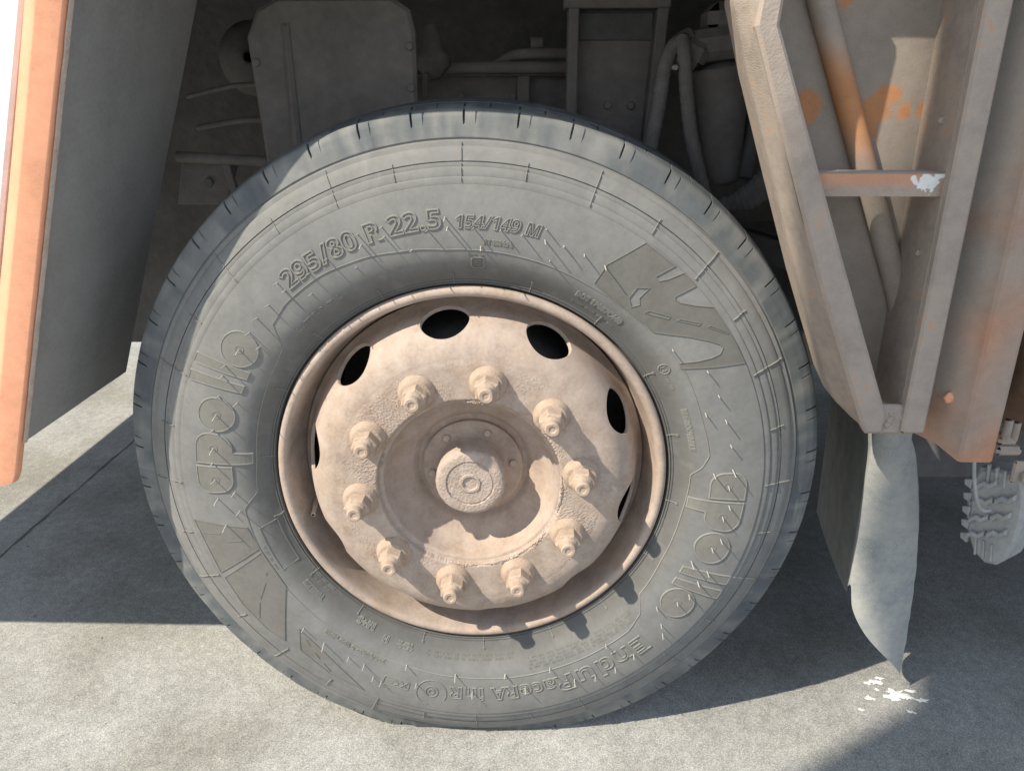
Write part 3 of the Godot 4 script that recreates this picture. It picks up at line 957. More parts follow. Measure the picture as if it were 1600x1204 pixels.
func nut_washer(k: int) -> ArrayMesh:
	var p := PackedVector2Array()
	for s in [[0.0150, 0.0150], [0.0208, 0.0148], [0.0222, 0.0140], [0.0236, 0.0105], [0.0252, 0.0065], [0.0270, 0.0035], [0.0276, 0.0], [0.0280, -0.003]]:
		p.append(Vector2(s[0], s[1]))
	return crusty(lathe(p, 40, rim_tint, 0.0), k, 0.0007)

func wheel_nut(k: int) -> ArrayMesh:
	var st := SurfaceTool.new(); st.begin(Mesh.PRIMITIVE_TRIANGLES)
	var r := 0.0192
	hex_ring(st, r, 0.0105, r, 0.0315, Vector3.ZERO)
	hex_ring(st, r, 0.0315, r * 0.84, 0.0345, Vector3(0, 0, 1))
	for e in 6: face3(st, Vector3(0, 0, 0.0345), v3(pol(r * 0.84, e * 60.0), 0.0345), v3(pol(r * 0.84, e * 60.0 + 60), 0.0345), Vector3(0, 0, 1))
	return crusty(st.commit(), k + 5, 0.0008)

func stud(k: int) -> ArrayMesh:
	var p := PackedVector2Array()
	for s in [[0.0, 0.0485], [0.0042, 0.0485], [0.0056, 0.0500], [0.0092, 0.0502], [0.0108, 0.0488], [0.0112, 0.0470], [0.0113, 0.0390], [0.0130, 0.0368], [0.0150, 0.0340], [0.0152, 0.032]]:
		p.append(Vector2(s[0], s[1]))
	return crusty(lathe(p, 28, rim_tint, 0.0), k + 11, 0.0006)

# ------------------------------------------------------------------ body parts
func make_left_side() -> void:
	# leaning liner panel in front of the wheel
	var lean := 0.338
	var nu := 30; var nv := 40
	var surf := func(i: int, j: int) -> Vector3:
		var w := float(j) / (nv - 1); var u := float(i) / (nu - 1)
		var y := lerpf(0.090, 1.15, w)
		var z := lerpf(0.078 + 0.02 * w, -0.2155 - 0.05 * w, u)
		return Vector3(-0.6265 + (y - 0.09) * lean + 0.004 * wobble(y, z, 0.3, 12) , y + 0.0 * u, z)
	part("wheel_well_liner", grid(nu, nv, surf, white, false, false), M.liner)
	var lip := func(i: int, j: int) -> Vector3:
		var y := lerpf(0.090, 1.15, float(j) / 59.0)
		var a: float = [0.0, 0.3, 0.7, 1.0][i]
		return Vector3(-0.6265 + (y - 0.09) * lean + 0.0035 - 0.006 * a, y, 0.078 + 0.02 * (y - 0.09) / 1.06 + 0.006 * sin(a * PI) + 0.0010 * noise_c.get_noise_2d(y * 700, a))
	part("dusty_lip", grid(4, 60, lip, white, false, true), M.mud)
	# orange painted edge: flat face, rolled corner, groove
	var cross := [[-0.002, 0.076], [-0.003, 0.0850], [-0.0055, 0.0878], [-0.034, 0.0890], [-0.0365, 0.0885], [-0.0400, 0.0868], [-0.0545, 0.0780], [-0.0570, 0.0750], [-0.0580, 0.0700], [-0.0580, 0.0500]]
	var edge := func(i: int, j: int) -> Vector3:
		var w := float(j) / 49.0
		var y := lerpf(0.020, 1.15, w)
		var k: Array = cross[i]
		var wide := 1.0 + 0.02 * sin(y * 9.0)
		var yy := y
		if j == 0: yy += 0.020 * absf(k[0] + 0.028) / 0.03 * 0.5
		return Vector3(-0.6265 + (y - 0.09) * lean + k[0] * wide, yy, k[1] + 0.02 * (y - 0.09) / 1.06)
	part("orange_edge_trim", grid(cross.size(), 50, edge, white, false, true), M.orange)
	# side of the cab beyond a groove
	var cab := PackedVector2Array([Vector2(-0.702, 0.06), Vector2(-0.334, 1.15), Vector2(-0.334, 2.0), Vector2(-1.90, 2.0), Vector2(-1.90, 0.20), Vector2(-0.95, 0.20), Vector2(-0.90, 0.10)])
	part("cab_side", prism(cab, -0.02, 0.076, 0.004), M.white_paint)
	part("groove_seal", prism(PackedVector2Array([Vector2(-0.720, 0.07), Vector2(-0.350, 1.14), Vector2(-0.300, 1.14), Vector2(-0.662, 0.07)]), 0.0, 0.064, 0.002), M.seal)
	# front of the cab and the floor behind
	part("cab_front", box(Vector3(-1.86, 1.10, -1.13), Vector3(0.08, 1.8, 2.22)), M.white_paint)
	part("cab_underfloor", box(Vector3(-1.25, 0.93, -1.2), Vector3(1.1, 0.06, 2.1)), M.under_dark)
	part("arch_skirt", prism(PackedVector2Array([Vector2(-0.50, 0.765), Vector2(0.30, 0.765), Vector2(0.30, 0.80), Vector2(1.6, 0.80), Vector2(1.6, 1.6), Vector2(-0.32, 1.6)]), 0.07, 0.095, 0.004), M.orange)
	part("wheel_well_roof", box(Vector3(0.35, 0.86, -1.1), Vector3(2.5, 0.04, 2.3)), M.under_dark)

func hexed(at: Vector3, r: float, h: float, called: String, mat_: Material) -> void:
	var b := put(called, hex_bolt(r, h, 0), mat_, truck, at + Vector3(0, HUB_Y, 0))
	b.rotation.z = at.x * 40.0

func make_underside() -> void:
	# rounded cover plate, left of the middle
	var pl := PackedVector2Array([Vector2(-0.375, 0.30), Vector2(-0.393, 0.640), Vector2(-0.372, 0.682), Vector2(-0.335, 0.700), Vector2(-0.145, 0.700), Vector2(-0.116, 0.682), Vector2(-0.108, 0.648), Vector2(-0.110, 0.30)])
	part("cover_plate", prism(pl, -0.375, -0.355, 0.006), M.under)
	part("cover_rib", prism(PackedVector2Array([Vector2(-0.335, 0.30), Vector2(-0.330, 0.66), Vector2(-0.318, 0.66), Vector2(-0.313, 0.30)]), -0.36, -0.345, 0.006), M.under)
	for p in [Vector3(-0.118, 0.625, -0.355), Vector3(-0.118, 0.56, -0.355), Vector3(-0.38, 0.60, -0.355)]:
		hexed(p, 0.007, 0.006, "cover_bolt", M.under)
	# chassis rail, pipes
	part("chassis_rail", box(Vector3(0.43, 0.44, -0.66), Vector3(1.3, 0.29, 0.08)), M.under)
	part("rail_bracket", box(Vector3(0.072, 0.545, -0.605), Vector3(0.024, 0.11, 0.03)), M.under)
	part("air_pipe", tube(smooth_path([Vector3(-0.12, 0.597, -0.56), Vector3(0.02, 0.598, -0.555), Vector3(0.20, 0.597, -0.55)]), func(_t: float) -> float: return 0.011, 12), M.under)
	part("air_pipe", tube(smooth_path([Vector3(0.015, 0.60, -0.585), Vector3(0.045, 0.617, -0.565), Vector3(0.08, 0.622, -0.55), Vector3(0.20, 0.622, -0.55)]), func(_t: float) -> float: return 0.010, 12), M.under)
	part("pipe_union", tube(smooth_path([Vector3(0.085, 0.640, -0.56), Vector3(0.11, 0.640, -0.56)]), func(_t: float) -> float: return 0.012, 10), M.under)
	var bowl := tube(PackedVector3Array([Vector3(-0.10, 0.575, -0.52), Vector3(-0.10, 0.582, -0.52), Vector3(-0.10, 0.600, -0.52), Vector3(-0.10, 0.618, -0.52), Vector3(-0.10, 0.628, -0.52), Vector3(-0.10, 0.670, -0.52)]), func(t: float) -> float: return 0.012 + 0.022 * smoothstep(0.1, 0.4, t) * (1.0 - smoothstep(0.75, 0.85, t)), 16)
	part("drain_valve", bowl, M.under)
	part("drain_stem", tube(PackedVector3Array([Vector3(-0.112, 0.585, -0.50), Vector3(-0.113, 0.545, -0.50)]), func(_t: float) -> float: return 0.005, 8), M.under)
	part("engine_block", box(Vector3(0.0, 0.40, -1.15), Vector3(2.2, 1.0, 0.4), Basis.IDENTITY, 0.03), M.under_dark)
	# frame of two posts with a plate between them
	part("inner_post", box(Vector3(0.1595, 0.52, -0.42), Vector3(0.018, 0.50, 0.05)), M.under)
	part("inner_post", box(Vector3(0.302, 0.52, -0.42), Vector3(0.020, 0.50, 0.05), Basis(Vector3(0, 0, 1), -0.055)), M.under)
	part("inner_crosspiece", box(Vector3(0.232, 0.702, -0.415), Vector3(0.180, 0.034, 0.055)), M.under)
	part("inner_plate", box(Vector3(0.23, 0.52, -0.445), Vector3(0.16, 0.34, 0.012)), M.under)
	part("inner_plate_fold", box(Vector3(0.235, 0.66, -0.437), Vector3(0.13, 0.045, 0.01)), M.under_dark)
	for x in [0.226, 0.268]: hexed(Vector3(x, 0.530, -0.439), 0.0075, 0.008, "plate_bolt", M.under)
	# filter canister with head, hoses
	var can := PackedVector3Array(); var rad := []
	for s in [[0.600, 0.020], [0.592, 0.046], [0.586, 0.048], [0.582, 0.0445], [0.56, 0.0440], [0.50, 0.0385], [0.44, 0.0305], [0.412, 0.0265], [0.402, 0.022], [0.398, 0.012]]:
		can.append(Vector3(0.405 + (0.6 - s[0]) * 0.135, s[0], -0.36)); rad.append(s[1])
	part("filter_canister", tube(can, func(t: float) -> float: return rad[int(round(t * (rad.size() - 1)))], 28), M.under)
	var head := SurfaceTool.new(); head.begin(Mesh.PRIMITIVE_TRIANGLES)
	box_into(head, Vector3(0.385, 0.625, -0.36), Vector3(0.12, 0.05, 0.09), Basis(Vector3(0, 0, 1), 0.12), 0.014)
	box_into(head, Vector3(0.350, 0.612, -0.33), Vector3(0.05, 0.045, 0.05), Basis(Vector3(0, 0, 1), -0.4), 0.012)
	box_into(head, Vector3(0.415, 0.665, -0.37), Vector3(0.08, 0.05, 0.09), Basis.IDENTITY, 0.015)
	part("filter_head", head.commit(), M.hose)
	part("rubber_hose", tube(smooth_path([Vector3(0.345, 0.640, -0.33), Vector3(0.318, 0.622, -0.31), Vector3(0.304, 0.588, -0.30), Vector3(0.298, 0.53, -0.30), Vector3(0.288, 0.46, -0.30), Vector3(0.282, 0.38, -0.31)], 10), func(t: float) -> float: return 0.0120 + 0.0009 * sin(t * 160.0), 14), M.hose)
	part("rubber_hose", tube(smooth_path([Vector3(0.330, 0.635, -0.31), Vector3(0.333, 0.600, -0.29), Vector3(0.341, 0.54, -0.285), Vector3(0.353, 0.48, -0.285), Vector3(0.378, 0.41, -0.30), Vector3(0.41, 0.33, -0.32)], 10), func(t: float) -> float: return 0.0115 + 0.0008 * sin(t * 190.0), 14), M.hose)
	part("hose_clip", box(Vector3(0.3165, 0.589, -0.277), Vector3(0.010, 0.008, 0.006)), M.strip)
	part("ribbed_hose", tube(smooth_path([Vector3(0.535, 0.47, -0.30), Vector3(0.505, 0.425, -0.31), Vector3(0.470, 0.385, -0.32), Vector3(0.43, 0.368, -0.33), Vector3(0.37, 0.35, -0.34)], 14), func(t: float) -> float: return 0.022 + 0.0018 * sin(t * 120.0) - 0.008 * smoothstep(0.55, 0.7, t), 16), M.hose)
	part("steering_rod", tube(smooth_path([Vector3(0.49, 0.60, -0.40), Vector3(0.475, 0.48, -0.37), Vector3(0.462, 0.41, -0.36)]), func(_t: float) -> float: return 0.016, 12), M.under_dark)
	part("leaf_spring", box(Vector3(0.42, 0.30, -0.50), Vector3(0.60, 0.05, 0.08), Basis(Vector3(0, 0, 1), -0.28)), M.under_dark)
	# bracket at left
	part("step_bracket", prism(PackedVector2Array([Vector2(-0.598, 0.350), Vector2(-0.575, 0.438), Vector2(-0.470, 0.432), Vector2(-0.500, 0.350)]), -0.46, -0.45, 0.003), M.under)
	part("bracket_tube", tube(smooth_path([Vector3(-0.575, 0.441, -0.43), Vector3(-0.38, 0.431, -0.43)]), func(_t: float) -> float: return 0.010, 10), M.under)
	part("bracket_stay", box(Vector3(-0.478, 0.385, -0.435), Vector3(0.014, 0.10, 0.012), Basis(Vector3(0, 0, 1), 0.16)), M.under)
	hexed(Vector3(-0.528, 0.392, -0.449), 0.009, 0.007, "bracket_bolt", M.under_dark)
	part("wiring_cable", tube(smooth_path([Vector3(-0.62, 0.545, -0.62), Vector3(-0.52, 0.565, -0.60), Vector3(-0.42, 0.572, -0.56), Vector3(-0.36, 0.60, -0.50)]), func(_t: float) -> float: return 0.005, 8), M.hose)
	part("wiring_cable", tube(smooth_path([Vector3(-0.60, 0.485, -0.60), Vector3(-0.50, 0.50, -0.58), Vector3(-0.40, 0.503, -0.52)]), func(_t: float) -> float: return 0.006, 8), M.under)
	part("brake_chamber", tube(PackedVector3Array([Vector3(-0.50, 0.62, -0.80), Vector3(-0.50, 0.62, -0.79), Vector3(-0.50, 0.62, -0.70), Vector3(-0.50, 0.62, -0.69), Vector3(-0.50, 0.62, -0.66)]), func(t: float) -> float: return [0.05, 0.075, 0.075, 0.055, 0.02][int(round(t * 4))], 24), M.under_dark)
	part("rail_flange", box(Vector3(0.43, 0.588, -0.64), Vector3(1.3, 0.010, 0.12)), M.under)
	for k in 7: hexed(Vector3(-0.16 + k * 0.105, 0.545, -0.62), 0.008, 0.007, "rail_bolt", M.under)
	# suspension bits seen between tyre and frame
	part("spring_hanger", prism(PackedVector2Array([Vector2(0.52, 0.10), Vector2(0.56, 0.165), Vector2(0.60, 0.16), Vector2(0.605, 0.12), Vector2(0.57, 0.07)]), -0.27, -0.24, 0.004), M.tan)
	part("axle_beam", tube(PackedVector3Array([Vector3(0, 0, -0.26), Vector3(0, 0.0, -1.7)]), func(_t: float) -> float: return 0.07, 20), M.under_dark)
	# far side of the truck
	part("far_side_skirt", box(Vector3(1.6, 0.45, -2.28), Vector3(7.0, 0.9, 0.04)), M.under_dark)
	part("far_tyre", lathe(PackedVector2Array([Vector2(0.30, -1.72), Vector2(0.50, -1.70), Vector2(0.53, -1.78), Vector2(0.53, -1.92), Vector2(0.5, -1.99), Vector2(0.3, -1.98)]), 64, white), M.hole)
	part("rear_bulkhead", box(Vector3(1.75, 0.45, -1.2), Vector3(0.05, 1.2, 2.1)), M.under_dark)

func plate_tint(p: Vector3) -> Color:
	# dust over orange paint, wiped off in places
	var base := Color(0.36, 0.305, 0.255)
	var n := wobble(p.x, p.y, 0.0, 14)
	var n2 := noise_b.get_noise_2d(p.x * 160, p.y * 160)
	base = base.lerp(Color(0.315, 0.267, 0.222), clampf(0.4 + n, 0, 1))
	var o := 0.0
	for s in [[0.527, 0.530, 0.022, 0.018], [0.540, 0.547, 0.020, 0.011], [0.533, 0.512, 0.014, 0.014], [0.563, 0.530, 0.010, 0.012], [0.590, 0.532, 0.014, 0.012], [0.602, 0.520, 0.008, 0.012], [0.440, 0.532, 0.016, 0.030], [0.472, 0.66, 0.012, 0.016]]:
		var d := Vector2((p.x - s[0]) / s[2], (p.y - s[1]) / s[3]).length()
		o = maxf(o, 1.0 - smoothstep(0.75, 1.15, d + n2 * 0.5))
	var hole := Vector2((p.x - 0.543) / 0.012, (p.y - 0.508) / 0.014).length()
	o *= smoothstep(0.6, 1.1, hole)
	return base.lerp(Color(0.54, 0.23, 0.09), o * 0.8)

func make_right_frame() -> void:
	# pressed back plate
	var pf := func(i: int, j: int) -> Vector3:
		var y := lerpf(0.145, 0.80, float(j) / 130.0)
		var left := 0.345 + maxf(0.621 - y, 0.0) * 0.385
		var x := lerpf(left, 0.64, float(i) / 70.0)
		return Vector3(x, y, 0.0015 * wobble(x, y, 2.0, 9))
	part("back_plate", grid(71, 131, pf, plate_tint, false, true), M.plate)
	# round strut on the plate
	var sp := PackedVector3Array()
	for k in 41:
		var y := 0.80 - k * (0.80 - 0.150) / 40.0
		var x := 0.437 + (0.657 - y) * 0.433
		if y < 0.30: x -= (0.30 - y) * 0.10
		sp.append(Vector3(x, y, 0.006))
	var strut := tube(sp, func(t: float) -> float: return 0.0155, 22)
	var arr := strut.surface_get_arrays(0)
	var vv: PackedVector3Array = arr[Mesh.ARRAY_VERTEX]
	var cc := PackedColorArray()
	for p in vv:
		var b := 1.0 - smoothstep(0.02, 0.075, absf(p.y - 0.535 + 0.4 * (p.x - 0.49))) 
		b *= smoothstep(-0.15, 0.25, noise_b.get_noise_3d(p.x * 60, p.y * 22, p.z * 60) + 0.2)
		cc.append(Color(0.38, 0.318, 0.265).lerp(Color(0.54, 0.235, 0.095), b * 0.85))
	arr[Mesh.ARRAY_COLOR] = cc
	var sm := ArrayMesh.new(); sm.add_surface_from_arrays(Mesh.PRIMITIVE_TRIANGLES, arr)
	part("round_strut", sm, M.plate)
	# left slanted member of the frame: front strip bends near the top; its side faces the wheel
	var lf := PackedVector2Array([Vector2(0.352, 0.80), Vector2(0.341, 0.65), Vector2(0.338, 0.621), Vector2(0.449, 0.330), Vector2(0.5335, 0.134), Vector2(0.540, 0.124), Vector2(0.562, 0.124), Vector2(0.5625, 0.152), Vector2(0.474, 0.360), Vector2(0.365, 0.622), Vector2(0.367, 0.65), Vector2(0.378, 0.80)])
	part("slanted_beam", prism(lf, 0.088, 0.102, 0.004), M.beam)
	var back_edge := [[0.325, 0.80], [0.3205, 0.652], [0.344, 0.578], [0.391, 0.4485], [0.436, 0.327], [0.494, 0.185], [0.512, 0.153], [0.530, 0.136], [0.536, 0.130]]
	var front_edge := [[0.354, 0.80], [0.342, 0.65], [0.339, 0.621], [0.412, 0.425], [0.450, 0.330], [0.502, 0.208], [0.516, 0.175], [0.5305, 0.141], [0.5345, 0.134]]
	var wf := func(i: int, j: int) -> Vector3:
		var jj := j / 6; var t := float(j % 6) / 6.0
		if jj >= back_edge.size() - 1: jj = back_edge.size() - 2; t = 1.0
		var a := Vector3(lerpf(back_edge[jj][0], back_edge[jj + 1][0], t), lerpf(back_edge[jj][1], back_edge[jj + 1][1], t), 0.052)
		var b := Vector3(lerpf(front_edge[jj][0], front_edge[jj + 1][0], t), lerpf(front_edge[jj][1], front_edge[jj + 1][1], t), 0.0975)
		if i == 0: return a + Vector3(0.004, 0, -0.055)
		var p := a.lerp(b, (i - 1) / 8.0)
		return p + Vector3(-0.3, -0.1, 0.9) * 0.0009 * noise_c.get_noise_3d(p.x * 600, p.y * 600, p.z * 600)
	part("slanted_beam_web", grid(10, 49, wf, white), M.tan_rough)
	# vertical member
	part("upright_beam", box(Vector3(0.6015, 0.4575, 0.095), Vector3(0.031, 0.665, 0.014), Basis.IDENTITY, 0.003), M.beam)
	part("upright_beam_web", box(Vector3(0.5905, 0.47, 0.040), Vector3(0.008, 0.65, 0.0965), Basis.IDENTITY, 0.002), M.tan_rough)
	part("cross_bar", cross_bar(), M.plate)
	part("foot_plate", box(Vector3(0.574, 0.142, 0.089), Vector3(0.050, 0.042, 0.012), Basis.IDENTITY, 0.004), M.beam)
	for k in 7:
		var r := RandomNumberGenerator.new(); r.seed = 300 + k
		var at := Vector3(0.572 + r.randf_range(-0.02, 0.03), 0.140 + r.randf_range(-0.012, 0.012), 0.0945)
		part("weld_blob", blob(at, 0.003 + 0.002 * r.randf(), k), M.beam)
	for s in [[0.5875, 0.52, 0.055], [0.5875, 0.36, 0.060]]:
		part("rivet", blob(Vector3(s[0] - 0.002, s[1], s[2]), 0.0045, 3), M.tan_rough)
	# second, broader channel to the right
	var ch := [[0.612, 0.060], [0.628, 0.045], [0.633, 0.047], [0.659, 0.116], [0.6625, 0.1200], [0.700, 0.1200], [0.705, 0.116], [0.705, 0.04]]
	var cf := func(i: int, j: int) -> Vector3:
		var y := lerpf(0.093, 0.80, float(j) / 79.0)
		var k: Array = ch[i]
		var yy := y
		if j == 0 and i <= 3: yy += 0.055 - 0.055 * float(i) / 3.0
		return Vector3(k[0], yy, k[1] + 0.0012 * wobble(k[0], y, 5.0, 20))
	part("channel_beam", sharp_grid(ch.size(), 80, cf, channel_tint), M.plate)
	part("channel_rivet", blob(Vector3(0.648, 0.172, 0.088), 0.0085, 5), M.orange)
	part("side_panel", box(Vector3(1.12, 0.60, 0.05), Vector3(0.80, 0.62, 0.03)), M.tan)
	part("added_dark_backing", box(Vector3(1.27, 0.18, -0.32), Vector3(1.0, 0.66, 0.03)), M.under_dark)  # added panel: fills the gap and stops stray sun on the ground
	# tank behind, dark and round
	part("air_tank", tube(PackedVector3Array([Vector3(0.822, 0.165, -0.12), Vector3(0.826, 0.165, -0.12), Vector3(0.84, 0.165, -0.12), Vector3(0.87, 0.165, -0.12), Vector3(0.92, 0.165, -0.12), Vector3(1.6, 0.165, -0.12)]), func(t: float) -> float: return [0.07, 0.085, 0.105, 0.122, 0.132, 0.132][int(round(t * 5))], 40), M.tank)

func sharp_grid(nu: int, nv: int, f: Callable, col: Callable) -> ArrayMesh:
	var st := SurfaceTool.new(); st.begin(Mesh.PRIMITIVE_TRIANGLES)
	for i in nu - 1:
		for j in nv - 1:
			var q := [f.call(i, j), f.call(i + 1, j), f.call(i + 1, j + 1), f.call(i, j + 1)]
			var n := (q[1] - q[0] as Vector3).cross(q[3] - q[0]).normalized()
			if n.z < 0: n = -n
			st.set_normal(n)
			for k in [0, 2, 1, 0, 3, 2]:
				st.set_color(col.call(q[k]))
				st.add_vertex(q[k])
	return st.commit()

func channel_tint(p: Vector3) -> Color:
	var n := wobble(p.x, p.y * 0.6, p.z, 18)
	var n2 := noise_b.get_noise_3d(p.x * 90, p.y * 60, p.z * 90)
	var c := Color(0.52, 0.49, 0.44)
	if p.x > 0.658: c = Color(0.38, 0.30, 0.245)
	var o := smoothstep(0.25, 0.6, n + 0.3 * n2 + (0.25 if p.x > 0.645 and p.x < 0.668 else 0.0) + 0.25 * smoothstep(0.45, 0.15, p.y) * smoothstep(0.64, 0.70, p.x))
	return c.lerp(Color(0.58, 0.26, 0.14), o * 0.8)

func cross_bar() -> ArrayMesh:
	# subdivided so that worn paint can follow its own outline
	var st := SurfaceTool.new(); st.begin(Mesh.PRIMITIVE_TRIANGLES)
	var nx := 120; var ny := 24
	var tint := func(x: float, y: float) -> Color:
		var n := noise_b.get_noise_2d(x * 420, y * 420); var n2 := wobble(x, y, 0, 30)
		var c := Color(0.42, 0.33, 0.27)
		var up := smoothstep(0.442, 0.456, y + n * 0.004 + n2 * 0.006)
		c = c.lerp(Color(0.60, 0.30, 0.18), up * (1.0 - smoothstep(0.56, 0.585, x)) * 0.85)
		var d := Vector2((x - 0.566) / 0.017, (y - 0.4520) / 0.013).length()
		var d2 := Vector2((x - 0.582) / 0.016, (y - 0.4585) / 0.0045).length()
		if minf(d, d2) + n * 0.75 < 0.80: c = Color(0.80, 0.80, 0.77)
		return c
	for j in ny:
		for i in nx:
			var q := []
			for k in [[0, 0], [1, 0], [1, 1], [0, 1]]:
				q.append(Vector2(0.435 + 0.16 * (i + k[0]) / nx, 0.4335 + 0.0265 * (j + k[1]) / ny))
			for k in [0, 2, 1, 0, 3, 2]:
				st.set_normal(Vector3(0, 0, 1)); st.set_color(tint.call(q[k].x, q[k].y))
				st.add_vertex(v3(q[k], 0.086))
	st.set_color(Color(0.45, 0.36, 0.30))
	quad(st, Vector3(0.435, 0.460, 0.086), Vector3(0.595, 0.460, 0.086), Vector3(0.595, 0.4615, 0.078), Vector3(0.435, 0.4615, 0.078), Vector3(0, 1, 1))
	quad(st, Vector3(0.435, 0.4615, 0.078), Vector3(0.595, 0.4615, 0.078), Vector3(0.595, 0.4615, 0.050), Vector3(0.435, 0.4615, 0.050), Vector3(0, 1, 0))
	quad(st, Vector3(0.435, 0.4335, 0.086), Vector3(0.595, 0.4335, 0.086), Vector3(0.595, 0.4335, 0.080), Vector3(0.435, 0.4335, 0.080), Vector3(0, -1, 0))
	quad(st, Vector3(0.435, 0.4335, 0.080), Vector3(0.595, 0.4335, 0.080), Vector3(0.595, 0.4595, 0.080), Vector3(0.435, 0.4595, 0.080), Vector3(0, 0, -1))
	return st.commit()

func blob(at: Vector3, r: float, seed_: int) -> ArrayMesh:
	var f := func(i: int, j: int) -> Vector3:
		var a := TAU * i / 12; var b := -PI / 2 + PI * j / 7.0
		var d := Vector3(cos(a) * cos(b), sin(a) * cos(b), sin(b))
		return at + d * r * (1.0 + 0.3 * noise_c.get_noise_3d(d.x * 60 + seed_ * 40, d.y * 60, d.z * 60)) * Vector3(1, 1, 0.6)
	return grid(12, 8, f, white, true, true)

func make_flap() -> void:
	# rubber sheet: runs back from the fold, bends, and faces out; ragged right edge
	var top := [[0.752, -0.54], [0.715, -0.40], [0.682, -0.26], [0.654, -0.130], [0.6465, -0.105], [0.6475, -0.092], [0.655, -0.080], [0.669, -0.073], [0.684, -0.075], [0.699, -0.083]]
	var nu := 91; var nv := 70
	var samp := func(u: float) -> Vector2:
		var k := clampf(u * (top.size() - 1), 0, top.size() - 1.001)
		var i := int(k); var t := k - i
		var a := Vector2(top[maxi(i - 1, 0)][0], top[maxi(i - 1, 0)][1]); var b := Vector2(top[i][0], top[i][1])
		var c := Vector2(top[i + 1][0], top[i + 1][1]); var d := Vector2(top[mini(i + 2, top.size() - 1)][0], top[mini(i + 2, top.size() - 1)][1])
		return b.cubic_interpolate(c, a, d, t)
	var f := func(i: int, j: int) -> Vector3:
		var u := float(i) / (nu - 1); var w := float(j) / (nv - 1)
		var p: Vector2 = samp.call(u)
		# lower edge along u
		var back := lerpf(-0.365, -0.250, u / 0.5)
		var front := lerpf(-0.272, -0.462, pow(clampf((u - 0.5) / 0.5, 0, 1), 0.78))
		var bot := lerpf(back, front, smoothstep(0.47, 0.54, u))
		var y := lerpf(0.145, bot, w)
		var drop := clampf((0.03 - y) / 0.49, 0, 1)
		var out := smoothstep(0.42, 1.0, u)
		var x := p.x + drop * 0.012 + out * 0.066 * smoothstep(0.0, 1.0, pow(drop, 0.45)) + out * 0.004 * drop
		var z := p.y + 0.003 * sin(drop * 4.0 + u * 3.0) * out - out * out * 0.030 * drop
		x += 0.0018 * noise_b.get_noise_2d(y * 130, u * 5.0) * smoothstep(0.97, 1.0, u)
		return Vector3(x + 0.002 * wobble(u, y, 0, 15), y, z)
	var m := part("mud_flap", grid(nu, nv, f, white, false, true), M.flap)
	var fb := func(i: int, j: int) -> Vector3:
		var p: Vector3 = f.call(i, j)
		return p + Vector3(0.004, 0, -0.006)
	put("flap_back_face", grid(nu, nv, fb, white, false, false), M.flap, m)
	var eb := func(i: int, j: int) -> Vector3:
		var p: Vector3 = f.call(nu - 1, j)
		return p + Vector3(0.004, 0, -0.006) * (float(i) / 2.0)
	put("flap_edge", grid(3, nv, eb, white, false, true), M.flap, m)
	var bb := func(i: int, j: int) -> Vector3:
		var p: Vector3 = f.call(i, nv - 1)
		return p + Vector3(0.004, 0, -0.006) * (float(j) / 2.0)
	put("flap_edge", grid(nu, 3, bb, white, false, false), M.flap, m)

